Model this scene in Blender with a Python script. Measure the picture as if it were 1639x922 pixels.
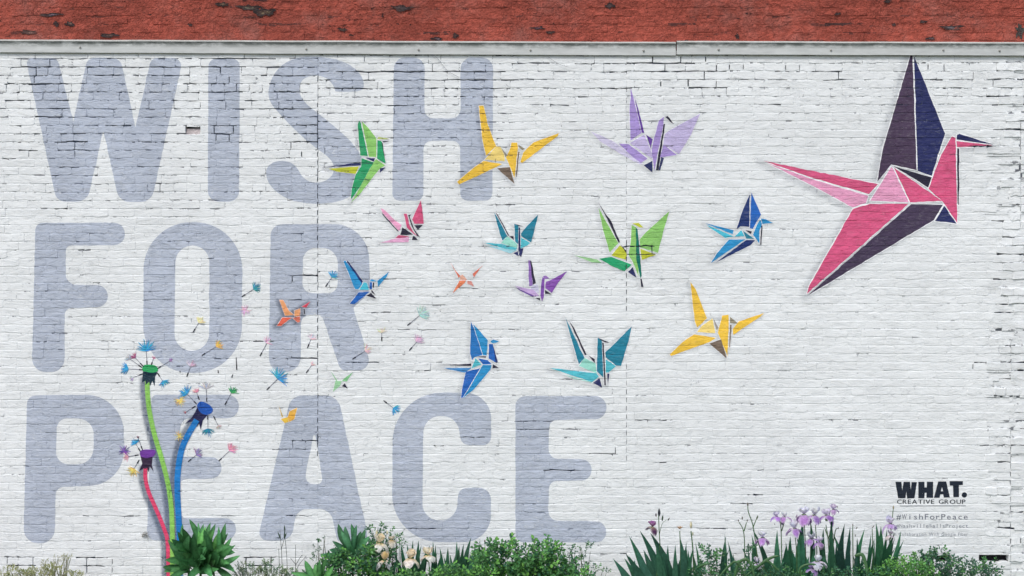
import bpy, math, random
from mathutils import Vector, Matrix, noise
from mathutils.geometry import tessellate_polygon

R = random.Random(7)
scene = bpy.context.scene
COL = scene.collection
for o in list(bpy.data.objects):
    bpy.data.objects.remove(o)

# ------------------------------------------------------------------ camera, sky, sun, exposure
D = 12.0                      # metres from camera to wall face
S = 0.005                     # metres per photo pixel on the wall face
CZ = 461 * S                  # camera height above the photo's bottom edge
GZ = -0.12                    # ground level
cam_d = bpy.data.cameras.new('camera')
cam = bpy.data.objects.new('camera', cam_d)
COL.objects.link(cam)
cam.location = (0, -D, CZ)
cam.rotation_euler = (math.radians(90), 0, 0)
cam_d.sensor_width = 36
cam_d.lens = 36 * D / (1639 * S)
cam_d.clip_end = 500
scene.camera = cam

SUN_EL, SUN_AZ = math.radians(52), math.radians(200)   # soft light from high up in front of the wall
w = bpy.data.worlds.new('World')
scene.world = w
w.use_nodes = True
nt = w.node_tree
sky = nt.nodes.new('ShaderNodeTexSky')
sky.sky_type = 'NISHITA'
sky.sun_disc = False
sky.sun_elevation = SUN_EL
sky.sun_rotation = SUN_AZ
sky.air_density = 1.0
sky.dust_density = 2.5
sky.ozone_density = 1.0
bg = nt.nodes['Background']
nt.links.new(sky.outputs[0], bg.inputs[0])
bg.inputs[1].default_value = 0.13
sun_d = bpy.data.lights.new('sun', 'SUN')
sun_d.energy = 1.5
sun_d.angle = math.radians(10)
sun_d.color = (1.0, 0.975, 0.94)
sun = bpy.data.objects.new('sun', sun_d)
COL.objects.link(sun)
# direction to the sun: front (-Y), a little to the left
dirv = Vector((-0.42, -0.78, 1.05)).normalized()
sun.rotation_euler = dirv.to_track_quat('Z', 'Y').to_euler()
sun.location = (-6, -8, 10)
scene.view_settings.view_transform = 'Standard'
scene.view_settings.look = 'None'
scene.view_settings.gamma = 1
scene.view_settings.exposure = 0.38

# ------------------------------------------------------------------ helpers
def lin(c):
    out = []
    for v in c:
        v = v / 255.0
        out.append(v / 12.92 if v <= 0.04045 else ((v + 0.055) / 1.055) ** 2.4)
    return tuple(out)

def P(px, py, y=0.0):
    f = (D + y) / D
    return Vector(((px - 819.5) * S * f, y, CZ + (461 - py) * S * f))

def link(o, parent=None):
    COL.objects.link(o)
    if parent:
        o.parent = parent
    return o

def tag(o, label=None, cat=None, group=None, kind=None):
    if label: o['label'] = label
    if cat: o['category'] = cat
    if group: o['group'] = group
    if kind: o['kind'] = kind
    return o

def empty(name, loc, label=None, cat=None, group=None):
    o = bpy.data.objects.new(name, None)
    o.empty_display_size = 0.1
    o.location = loc
    link(o)
    return tag(o, label, cat, group)

class MB:
    """collects polygons with a colour (and a gap weight) per face corner or face"""
    def __init__(s):
        s.v = []; s.f = []; s.c = []; s.g = []
    def poly(s, pts, col=(1, 1, 1), gap=0.0):
        n = len(s.v)
        s.v.extend(pts)
        s.f.append(tuple(range(n, n + len(pts))))
        if col and isinstance(col[0], (tuple, list)):
            s.c.extend(col)
        else:
            s.c.extend([col] * len(pts))
        if isinstance(gap, (tuple, list)):
            s.g.extend(gap)
        else:
            s.g.extend([gap] * len(pts))
    def indexed(s, verts, faces, col=(1, 1, 1), gaps=None):
        n = len(s.v)
        s.v.extend(verts)
        s.c.extend([col] * len(verts))
        s.g.extend(gaps if gaps else [0.0] * len(verts))
        for f in faces:
            s.f.append(tuple(n + i for i in f))
    def build(s, name, mat, parent=None, smooth=False, origin=None):
        me = bpy.data.meshes.new(name)
        vs = s.v
        off = Vector((0, 0, 0))
        if origin is not None:
            off = Vector(origin)
            vs = [(p[0] - off[0], p[1] - off[1], p[2] - off[2]) for p in vs]
        me.from_pydata([tuple(p) for p in vs], [], s.f)
        ca = me.color_attributes.new('paint', 'FLOAT_COLOR', 'POINT')
        flat = []
        for c, g in zip(s.c, s.g):
            flat.extend((c[0], c[1], c[2], g))
        ca.data.foreach_set('color', flat)
        me.materials.append(mat)
        if smooth:
            me.polygons.foreach_set('use_smooth', [True] * len(me.polygons))
        me.update()
        o = bpy.data.objects.new(name, me)
        o.location = off
        link(o, parent)
        if parent is not None and origin is None:
            o.matrix_parent_inverse = Matrix.Identity(4)
        return o

# ------------------------------------------------------------------ materials
def N(nt, typ, **kw):
    n = nt.nodes.new(typ)
    for k, v in kw.items():
        setattr(n, k, v)
    return n

def math_node(nt, op, a, b=None, clamp=False):
    n = nt.nodes.new('ShaderNodeMath')
    n.operation = op
    n.use_clamp = clamp
    for i, x in enumerate((a, b)):
        if x is None: continue
        if isinstance(x, (int, float)): n.inputs[i].default_value = x
        else: nt.links.new(x, n.inputs[i])
    return n.outputs[0]

def noise_tex(nt, vec, scale, detail=3, rough=0.5, mul=None, dist=0.0):
    if mul is not None:
        m = nt.nodes.new('ShaderNodeVectorMath'); m.operation = 'MULTIPLY'
        nt.links.new(vec, m.inputs[0]); m.inputs[1].default_value = mul
        vec = m.outputs[0]
    n = nt.nodes.new('ShaderNodeTexNoise')
    nt.links.new(vec, n.inputs['Vector'])
    n.inputs['Scale'].default_value = scale
    n.inputs['Detail'].default_value = detail
    n.inputs['Roughness'].default_value = rough
    n.inputs['Distortion'].default_value = dist
    return n.outputs['Fac']

def ramp(nt, fac, a, b, lo=0.0, hi=1.0):
    n = nt.nodes.new('ShaderNodeMapRange')
    n.interpolation_type = 'SMOOTHSTEP'
    nt.links.new(fac, n.inputs[0])
    n.inputs[1].default_value = a; n.inputs[2].default_value = b
    n.inputs[3].default_value = lo; n.inputs[4].default_value = hi
    return n.outputs[0]

def mixc(nt, fac, a, b, typ='MIX'):
    n = nt.nodes.new('ShaderNodeMix'); n.data_type = 'RGBA'; n.blend_type = typ
    if isinstance(fac, (int, float)): n.inputs[0].default_value = fac
    else: nt.links.new(fac, n.inputs[0])
    for i, x in ((6, a), (7, b)):
        if isinstance(x, tuple): n.inputs[i].default_value = (*x[:3], 1)
        else: nt.links.new(x, n.inputs[i])
    return n.outputs[2]

WHITE0 = lin((233, 235, 233))
def masonry_paint(name, dark, bump=1.0, chip=0.0, vary=0.05, rough=0.75, tint=None, st=1.0, thin=0.0):
    m = bpy.data.materials.new(name); m.use_nodes = True
    nt = m.node_tree
    b = nt.nodes['Principled BSDF']
    geo = nt.nodes.new('ShaderNodeNewGeometry')
    pos = geo.outputs['Position']
    at = nt.nodes.new('ShaderNodeAttribute'); at.attribute_name = 'paint'
    gap = at.outputs['Alpha']
    # broad variation and fine grain of the coat
    big = noise_tex(nt, pos, 1.3, 3, 0.55)
    mid = noise_tex(nt, pos, 14, 4, 0.6, (0.6, 1, 1.6))
    fine = noise_tex(nt, pos, 170, 3, 0.6)
    v = math_node(nt, 'ADD', ramp(nt, big, 0.3, 0.7, 1 - vary * 0.6, 1 + vary * 0.4), ramp(nt, mid, 0.3, 0.7, -vary * 0.6, vary * 0.5))
    v = math_node(nt, 'ADD', v, ramp(nt, fine, 0.3, 0.7, -vary * 0.5, vary * 0.4))
    vv = nt.nodes.new('ShaderNodeCombineColor')
    for i in range(3): nt.links.new(v, vv.inputs[i])
    col = mixc(nt, 1.0, at.outputs['Color'], vv.outputs[0], 'MULTIPLY')
    if tint:
        t = noise_tex(nt, pos, 3.2, 5, 0.65)
        col = mixc(nt, ramp(nt, t, 0.45, 0.75, 0, tint[1]), col, tint[0])
    if thin:
        # the colour coat is thin: brushed unevenly so the white below shows
        w1 = noise_tex(nt, pos, 34, 4, 0.7, (0.45, 1, 1.6))
        col = mixc(nt, ramp(nt, w1, 0.48, 0.80, 0, thin), col, WHITE0)
        w2 = math_node(nt, 'ABSOLUTE', math_node(nt, 'SUBTRACT', noise_tex(nt, pos, 10, 5, 0.6, (0.45, 1, 1.8), 0.8), 0.5))
        w3 = math_node(nt, 'MULTIPLY', ramp(nt, w2, 0.0, 0.010, 1, 0), ramp(nt, noise_tex(nt, pos, 6, 3, 0.6), 0.50, 0.62, 0, min(1, thin * 2.0)))  # white streaks stand in for highlights on the bed ledges, put into the colour
        col = mixc(nt, w3, col, WHITE0)
    # unpainted, dirty mortar in the joints: the gap weight sets how much paint is missing
    n1 = noise_tex(nt, pos, 26, 4, 0.65, (0.55, 1, 1.0))
    thr = math_node(nt, 'SUBTRACT', n1, math_node(nt, 'ADD', math_node(nt, 'MULTIPLY', gap, 0.50), 0.262))
    gm = ramp(nt, thr, 0.0, 0.07, 1.0, 0.0)
    gm = math_node(nt, 'MULTIPLY', gm, ramp(nt, gap, 0.1, 0.75, 0.50, 1.0))
    gm = math_node(nt, 'MULTIPLY', gm, ramp(nt, gap, 0.02, 0.12))
    # small chips and pits where the coat never reached
    n2 = noise_tex(nt, pos, 30, 5, 0.72, (0.55, 1, 1.5), 0.4)
    n3 = noise_tex(nt, pos, 2.1, 2, 0.5)
    ct = math_node(nt, 'ADD', n2, ramp(nt, n3, 0.35, 0.7, -0.05, 0.05))
    cm = ramp(nt, ct, 0.775 - chip, 0.80 - chip)
    hair = math_node(nt, 'ABSOLUTE', math_node(nt, 'SUBTRACT', noise_tex(nt, pos, 8, 6, 0.62, (0.42 if st == 1 else .7, 1, 1.6 / st ** .4), 1.3), 0.5))
    hair = ramp(nt, hair, 0.0, 0.0085, 1, 0)
    hair = math_node(nt, 'MULTIPLY', hair, ramp(nt, noise_tex(nt, pos, 13, 4, 0.7, (0.6, 1, 1.3)), 0.50, 0.64, 0, 0.62))
    mask = math_node(nt, 'MAXIMUM', math_node(nt, 'MAXIMUM', gm, hair), cm, True)
    col = mixc(nt, mask, col, dark)
    nt.links.new(col, b.inputs['Base Color'])
    b.inputs['Roughness'].default_value = rough
    b.inputs['Specular IOR Level'].default_value = 0.25
    # relief of brick texture under thick paint
    h1 = noise_tex(nt, pos, 17 if st == 1 else 24, 5, 0.62, (0.85 if st == 1 else 1.1, 1, 1.6 / st ** .5), 0.6)
    h2 = noise_tex(nt, pos, 75, 4, 0.65, (0.7, 1, 1.2))
    rid = math_node(nt, 'ABSOLUTE', math_node(nt, 'SUBTRACT', noise_tex(nt, pos, 9, 5, 0.6, (0.55 if st == 1 else .8, 1, 1.7 / st ** .5), 1.2), 0.5))
    rid = ramp(nt, rid, 0.0, 0.035)
    h = math_node(nt, 'ADD', math_node(nt, 'MULTIPLY', h1, 1.0), math_node(nt, 'MULTIPLY', h2, 0.30))
    h = math_node(nt, 'ADD', h, math_node(nt, 'MULTIPLY', rid, 0.16))
    h = math_node(nt, 'SUBTRACT', h, math_node(nt, 'MULTIPLY', cm, 0.6))
    bp = nt.nodes.new('ShaderNodeBump')
    bp.inputs['Strength'].default_value = 1.0
    bp.inputs['Distance'].default_value = 0.010 * bump
    nt.links.new(h, bp.inputs['Height'])
    nt.links.new(bp.outputs[0], b.inputs['Normal'])
    return m

M_PAINT = masonry_paint('thick_wall_paint', (0.035, 0.042, 0.062), 0.60, 0.030, 0.075)
M_MURAL = masonry_paint('thin_mural_paint', (0.030, 0.040, 0.070), 0.80, 0.035, 0.16, thin=0.09)
M_LET = masonry_paint('thin_letter_paint', (0.040, 0.055, 0.095), 0.85, 0.050, 0.10, thin=0.30)
M_RED = masonry_paint('rough_red_paint', (0.060, 0.030, 0.028), 3.3, 0.115, 0.30, tint=((0.40, 0.18, 0.15), 0.5), st=2.0)
M_HOLE = masonry_paint('bare_dark_mortar', (0.010, 0.011, 0.015), 1.2, 0.0, 0.4, 0.95)

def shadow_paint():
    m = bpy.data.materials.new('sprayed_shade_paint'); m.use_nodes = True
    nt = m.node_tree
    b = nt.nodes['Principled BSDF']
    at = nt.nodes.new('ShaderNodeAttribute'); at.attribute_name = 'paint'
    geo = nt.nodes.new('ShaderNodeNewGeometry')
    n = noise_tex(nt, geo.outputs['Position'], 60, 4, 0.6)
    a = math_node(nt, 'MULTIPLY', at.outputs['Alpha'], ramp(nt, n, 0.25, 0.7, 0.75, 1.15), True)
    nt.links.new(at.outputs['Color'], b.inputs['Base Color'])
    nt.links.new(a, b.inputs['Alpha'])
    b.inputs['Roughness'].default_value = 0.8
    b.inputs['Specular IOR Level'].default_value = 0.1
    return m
M_SHADE = shadow_paint()

def plant_mat(name, rough=0.5, trans=0.25, spec=0.3):
    m = bpy.data.materials.new(name); m.use_nodes = True
    nt = m.node_tree
    b = nt.nodes['Principled BSDF']
    at = nt.nodes.new('ShaderNodeAttribute'); at.attribute_name = 'paint'
    geo = nt.nodes.new('ShaderNodeNewGeometry')
    n = noise_tex(nt, geo.outputs['Position'], 45, 4, 0.6)
    v = ramp(nt, n, 0.25, 0.75, 0.72, 1.25)
    vv = nt.nodes.new('ShaderNodeCombineColor')
    for i in range(3): nt.links.new(v, vv.inputs[i])
    col = mixc(nt, 1.0, at.outputs['Color'], vv.outputs[0], 'MULTIPLY')
    nt.links.new(col, b.inputs['Base Color'])
    b.inputs['Roughness'].default_value = rough
    b.inputs['Specular IOR Level'].default_value = spec
    tr = nt.nodes.new('ShaderNodeBsdfTranslucent')
    nt.links.new(col, tr.inputs['Color'])
    mx = nt.nodes.new('ShaderNodeMixShader'); mx.inputs[0].default_value = trans
    nt.links.new(b.outputs[0], mx.inputs[1]); nt.links.new(tr.outputs[0], mx.inputs[2])
    nt.links.new(mx.outputs[0], nt.nodes['Material Output'].inputs[0])
    return m
M_LEAF = plant_mat('leaf_surface', 0.42, 0.22, 0.4)
M_PETAL = plant_mat('petal_surface', 0.6, 0.40, 0.15)
M_STEM = plant_mat('stem_surface', 0.7, 0.0, 0.2)

def metal_paint():
    m = bpy.data.materials.new('weathered_painted_metal'); m.use_nodes = True
    nt = m.node_tree
    b = nt.nodes['Principled BSDF']
    at = nt.nodes.new('ShaderNodeAttribute'); at.attribute_name = 'paint'
    geo = nt.nodes.new('ShaderNodeNewGeometry')
    pos = geo.outputs['Position']
    n = noise_tex(nt, pos, 5, 5, 0.65, (1, 1, 6))
    v = ramp(nt, n, 0.25, 0.75, 0.86, 1.06)
    vv = nt.nodes.new('ShaderNodeCombineColor')
    for i in range(3): nt.links.new(v, vv.inputs[i])
    col = mixc(nt, 1.0, at.outputs['Color'], vv.outputs[0], 'MULTIPLY')
    # greenish grime, with the shade under the rolled lip put into the colour
    gr = noise_tex(nt, pos, 22, 5, 0.7, (0.5, 1, 1.2))
    gm = math_node(nt, 'MULTIPLY', ramp(nt, gr, 0.3, 0.6), at.outputs['Alpha'], True)
    col = mixc(nt, gm, col, (0.09, 0.105, 0.095))
    sp = noise_tex(nt, pos, 60, 3, 0.7)
    col = mixc(nt, ramp(nt, sp, 0.74, 0.78), col, (0.10, 0.09, 0.08))
    nt.links.new(col, b.inputs['Base Color'])
    b.inputs['Roughness'].default_value = 0.5
    bp = nt.nodes.new('ShaderNodeBump'); bp.inputs['Distance'].default_value = 0.004
    nt.links.new(noise_tex(nt, pos, 12, 3, 0.5), bp.inputs['Height'])
    nt.links.new(bp.outputs[0], b.inputs['Normal'])
    return m
M_METAL = metal_paint()

def soil_mat():
    m = bpy.data.materials.new('garden_soil'); m.use_nodes = True
    nt = m.node_tree
    b = nt.nodes['Principled BSDF']
    geo = nt.nodes.new('ShaderNodeNewGeometry')
    n = noise_tex(nt, geo.outputs['Position'], 2.5, 7, 0.65)
    g = noise_tex(nt, geo.outputs['Position'], 0.4, 4, 0.5)
    col = mixc(nt, ramp(nt, n, 0.35, 0.65), (0.05, 0.038, 0.026), (0.11, 0.085, 0.055))
    col = mixc(nt, ramp(nt, g, 0.4, 0.6), col, (0.06, 0.09, 0.03))
    nt.links.new(col, b.inputs['Base Color'])
    b.inputs['Roughness'].default_value = 0.95
    bp = nt.nodes.new('ShaderNodeBump'); bp.inputs['Distance'].default_value = 0.05
    nt.links.new(n, bp.inputs['Height']); nt.links.new(bp.outputs[0], b.inputs['Normal'])
    return m
M_SOIL = soil_mat()

# ------------------------------------------------------------------ ground
def build_ground():
    mb = MB()
    nx, ny = 60, 40
    def gx(i):
        t = i / nx * 2 - 1
        return math.copysign(abs(t) ** 2.2, t) * 250
    def gy(j):
        t = j / ny
        return 0.4 - (t ** 2.4) * 250
    idx = []
    vs = []
    for j in range(ny + 1):
        for i in range(nx + 1):
            x, y = gx(i), gy(j)
            z = GZ + 0.025 * noise.noise(Vector((x * 1.3, y * 1.3, 0)))
            vs.append((x, y, z))
    fs = []
    for j in range(ny):
        for i in range(nx):
            a = j * (nx + 1) + i
            fs.append((a, a + nx + 1, a + nx + 2, a + 1))
    mb.indexed(vs, fs)
    tag(mb.build('ground', M_SOIL, smooth=True), kind='structure')
build_ground()

# ------------------------------------------------------------------ brick masonry
WHITE = lin((232, 235, 235))
CELL = {}                      # spatial hash: surface triangles of the white wall, for the paint coats
HS = 0.08
def add_cell(a, b, c, gap):
    """a,b,c = (x,y,z) world; keep plane y = A x + B z + C"""
    (x0, y0, z0), (x1, y1, z1), (x2, y2, z2) = a, b, c
    det = (x1 - x0) * (z2 - z0) - (x2 - x0) * (z1 - z0)
    if abs(det) < 1e-9: return
    A = ((y1 - y0) * (z2 - z0) - (y2 - y0) * (z1 - z0)) / det
    B = ((x1 - x0) * (y2 - y0) - (x2 - x0) * (y1 - y0)) / det
    Cc = y0 - A * x0 - B * z0
    tri = [(x0, z0), (x1, z1), (x2, z2)]
    if det < 0: tri = [tri[0], tri[2], tri[1]]
    bx0 = min(x0, x1, x2); bx1 = max(x0, x1, x2); bz0 = min(z0, z1, z2); bz1 = max(z0, z1, z2)
    rec = (tri, A, B, Cc, gap, (bx0, bx1, bz0, bz1))
    for i in range(int(math.floor(bx0 / HS)), int(math.floor(bx1 / HS)) + 1):
        for j in range(int(math.floor(bz0 / HS)), int(math.floor(bz1 / HS)) + 1):
            CELL.setdefault((i, j), []).append(rec)

def warp(x, z):
    return z + 0.0062 * noise.noise(Vector((x * 2.3, 7.7, z * 3.1))) + 0.0042 * noise.noise(Vector((x * 8.0, 1.7, z * 9.0)))

def brick_geo(x0, x1, z0, z1, y0, jit, depth=0.07, ins=(0, 0, 0, 0), bev=0.005, wob=0.0015, cut=0.0):
    """one brick: uneven front, worn arrises, sides running back; returns verts, faces (front tris first), nfront"""
    l, r_, b_, t_ = ins
    gx0 = x0 + 0.0022 + l; gx1 = x1 - 0.0022 - r_
    gz0 = z0 + 0.0026 + b_; gz1 = z1 - 0.0026 - t_
    n = 6
    tx, tz = R.uniform(-1, 1) * jit, R.uniform(-1, 1) * jit
    wl = R.random() < 0.25
    vs = []
    ring_in, ring_out, ring_back = [], [], []
    def yy(u, v):
        return y0 + tx * (u - 0.5) + tz * (v - 0.5) + R.uniform(-1, 1) * jit * 0.45
    cor = R.uniform(0.3, 1.0) * bev
    pts = [(i / (n - 1), 0.0) for i in range(n)] + [(i / (n - 1), 1.0) for i in range(n - 1, -1, -1)]
    outer = []
    for (u, v) in pts:
        x = gx0 + (gx1 - gx0) * u; z = gz0 + (gz1 - gz0) * v
        z = warp(x, z) + R.uniform(-1, 1) * wob * 2.3
        if u in (0.0, 1.0):
            x += R.uniform(-1, 1) * wob
            z += (cor if v == 0 else -cor) * 0.9
        else:
            x += R.uniform(-1, 1) * 0.012
        outer.append((x, z, u, v))
    mx, mz = (gx0 + gx1) / 2, (gz0 + gz1) / 2
    for (x, z, u, v) in outer:
        b2 = bev * R.uniform(0.6, 1.3)
        xi = x + (b2 if u == 0 else -b2 if u == 1 else 0)
        zi = z + (b2 if v == 0 else -b2)
        vs.append((xi, yy(u, v), zi))
    for (x, z, u, v) in outer:
        vs.append((x, y0 + 0.0028 + R.uniform(0, 1) * 0.0012, z))
    for (x, z, u, v) in outer:
        vs.append((x, y0 + depth, z))
    fs = []
    for i in range(n - 1):
        a, b, c, d = i, i + 1, 2 * n - 2 - i, 2 * n - 1 - i
        if (i + int(mx * 10)) % 2:
            fs += [(a, b, c), (a, c, d)]
        else:
            fs += [(a, b, d), (b, c, d)]
    m = 2 * n
    for i in range(m):
        j = (i + 1) % m
        fs += [(i, m + i, m + j), (i, m + j, j)]
    nf = len(fs)
    for i in range(m):
        j = (i + 1) % m
        fs += [(m + i, 2 * m + i, 2 * m + j), (m + i, 2 * m + j, m + j)]
    return vs, fs, nf

# how open / dirty the joints are, by place on the photographed wall (px)
LINES = [  # x0,y0,x1,y1,strength : joints that stand open
    (507, 125, 507, 165, .7), (508, 165, 508, 330, 1.0), (510, 330, 510, 380, 1.0), (510, 380, 510, 490, .8), (510, 490, 510, 545, .9), (510, 545, 510, 592, 1.0), (510, 592, 510, 650, .7), (510, 650, 510, 735, 1.0),
    (1003, 150, 1003, 235, .35), (1003, 235, 1003, 390, .38), (1003, 390, 1003, 430, .9), (1003, 440, 1003, 495, .75), (1003, 590, 1003, 735, .62),
    (12, 899, 53, 899, 1.0), (12, 899, 12, 914, 1.0), (53, 899, 53, 914, .8), (128, 899, 165, 899, 1.0), (139, 899, 139, 913, .9),
    (180, 899, 180, 913, .8), (394, 899, 434, 899, 1.0), (394, 899, 394, 914, 1.0), (434, 899, 434, 914, .9),
    (468, 437, 510, 437, 1.0), (468, 437, 468, 448, .9), (469, 705, 510, 705, .9), (469, 705, 469, 716, .7),
    (1003, 391, 1044, 391, 1.0), (1044, 391, 1044, 406, 1.0), (1003, 405, 1044, 405, .55),
    (543, 115, 800, 115, .95), (735, 128, 786, 128, 1.0), (620, 128, 730, 128, .6), (618, 168, 660, 168, .85),
    (490, 120, 440, 120, .7), (430, 146, 490, 146, .75), (430, 172, 500, 172, .85), (470, 200, 508, 200, .85), (470, 213, 508, 213, .8),
    (535, 145, 575, 145, .9), (460, 228, 508, 228, .9), (466, 228, 466, 243, 1.0), (483, 240, 483, 252, .9),
    (820, 105, 880, 105, .8), (925, 105, 950, 105, .8), (1000, 101, 1110, 101, 1.0), (1045, 88, 1045, 101, .9), (1090, 88, 1090, 101, .9),
    (1065, 101, 1065, 114, .9), (1130, 88, 1130, 101, .8), (1147, 101, 1147, 114, 1.0), (1168, 101, 1168, 114, .8), (1190, 101, 1190, 114, .7),
    (1000, 114, 1160, 114, .85), (1128, 114, 1128, 128, 1.0), (1102, 128, 1102, 141, .9), (1147, 128, 1147, 141, .9), (1100, 128, 1190, 128, .55),
    (1058, 128, 1058, 141, .9), (1110, 141, 1160, 141, .8), (958, 141, 1010, 141, .7), (930, 154, 940, 154, .9),
    (1258, 101, 1258, 114, .8), (1280, 101, 1280, 114, .8), (1300, 114, 1345, 114, .8), (1343, 114, 1343, 127, .9), (1320, 127, 1365, 127, .95),
    (1230, 128, 1255, 128, .8), (1230, 170, 1248, 170, .95), (1558, 114, 1558, 128, .7), (1590, 123, 1590, 137, .7), (1486, 101, 1486, 114, .9),
    (1508, 96, 1508, 106, .9), (1490, 126, 1510, 126, .8), (1592, 206, 1639, 206, .95), (1550, 234, 1592, 234, 1.0), (1583, 150, 1615, 150, .9),
    (945, 726, 985, 726, .8), (985, 714, 985, 728, .8), (870, 752, 930, 752, .8), (828, 680, 880, 680, .6), (830, 868, 930, 842, .2),
    (40, 95, 100, 95, .5), (45, 108, 100, 108, .9), (80, 95, 80, 108, .9), (58, 108, 58, 121, .8), (77, 110, 77, 121, .8),
    (140, 108, 300, 108, .7), (150, 122, 200, 122, .9), (48, 135, 100, 135, .9), (40, 150, 120, 150, .5), (60, 177, 100, 177, .7), (60, 190, 95, 190, .8),
    (120, 187, 160, 190, .6), (88, 232, 135, 232, 1.0), (120, 234, 120, 247, .8), (95, 244, 130, 244, .7), (95, 272, 115, 272, .9), (82, 283, 92, 283, .9),
    (325, 108, 385, 108, .9), (353, 108, 353, 118, .9), (325, 147, 385, 147, .75), (335, 205, 380, 205, .6), (343, 208, 343, 218, .9), (374, 208, 374, 218, .9),
    (343, 218, 375, 218, .8), (325, 88, 410, 88, .9), (35, 244, 55, 246, .9), (12, 257, 20, 257, .9), (92, 339, 105, 339, .9), (88, 320, 105, 320, .4),
    (1595, 486, 1610, 486, .9), (1598, 496, 1620, 496, .95), (1610, 553, 1625, 553, .9), (1600, 582, 1639, 582, .95), (1598, 610, 1612, 610, .9),
    (1558, 582, 1575, 582, .9), (1558, 582, 1558, 590, .95), (1628, 595, 1639, 595, 1.0), (1600, 733, 1618, 733, .95), (1620, 710, 1639, 710, .95),
    (1596, 414, 1616, 414, .95), (1596, 441, 1612, 441, .95), (1618, 401, 1635, 401, .95), (1593, 359, 1605, 359, .7), (1612, 386, 1618, 386, .9),
    (1618, 540, 1618, 600, .4), (1618, 690, 1618, 922, .65), (1618, 815, 1618, 830, 1.0), (1618, 820, 1639, 820, 1.0), (1598, 850, 1622, 846, .9),
    (1634, 200, 1634, 360, .6), (1634, 860, 1634, 874, 1.0), (1200, 799, 1220, 799, 1.0), (1172, 808, 1200, 808, .8), (1120, 843, 1160, 843, .6),
    (1060, 735, 1045, 735, .7), (1050, 667, 1062, 667, .8), (1023, 667, 1040, 667, .8), (355, 820, 380, 820, .4), (695, 716, 705, 716, .9),
    (440, 718, 490, 718, .6), (560, 732, 585, 732, .4), (735, 698, 770, 698, .9), (627, 812, 650, 812, .6), (650, 850, 700, 850, .7),
    (800, 560, 560, 560, .25), (640, 525, 700, 525, .6), (600, 495, 655, 495, .5), (560, 582, 610, 582, .6), (440, 578, 510, 578, .7), (510, 550, 510, 590, 1.0),
]
VOIDS = [(1567, 1614, 886, 899.5), (1498, 1523, 886, 899.5), (297, 320, 201.5, 214.5)]

def smooth01(t):
    t = max(0.0, min(1.0, t)); return t * t * (3 - 2 * t)

def gap_at(px, py, vertical):
    # regional state of the joints
    top = 1 - smooth01((py - 120) / 130)
    g = 0.10 + 0.20 * top
    if px < 820 and py < 340: g += 0.15
    if px < 480 and py < 340: g += 0.04
    if px < 780 and 340 <= py < 620: g += 0.06
    if px > 1000 and py > 300: g -= 0.03
    if px > 1590: g += 0.13
    if py > 880: g += 0.02
    g += 0.42 * max(0, noise.noise(Vector((px * 0.018, py * 0.05, 3.1))))
    g *= R.uniform(0.25, 1.5)
    if vertical: g *= 0.62
    best = 0
    for (x0, y0, x1, y1, s) in LINES:
        isv = abs(x1 - x0) < abs(y1 - y0)
        if isv != vertical: continue
        if isv:
            if abs(px - x0) < 9 and min(y0, y1) - 3 <= py <= max(y0, y1) + 3: best = max(best, s)
        else:
            if abs(py - y0) < 7 and min(x0, x1) - 3 <= px <= max(x0, x1) + 3: best = max(best, s)
    return max(0.0, min(1.0, max(g, best * R.uniform(0.85, 1.0))))

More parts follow.
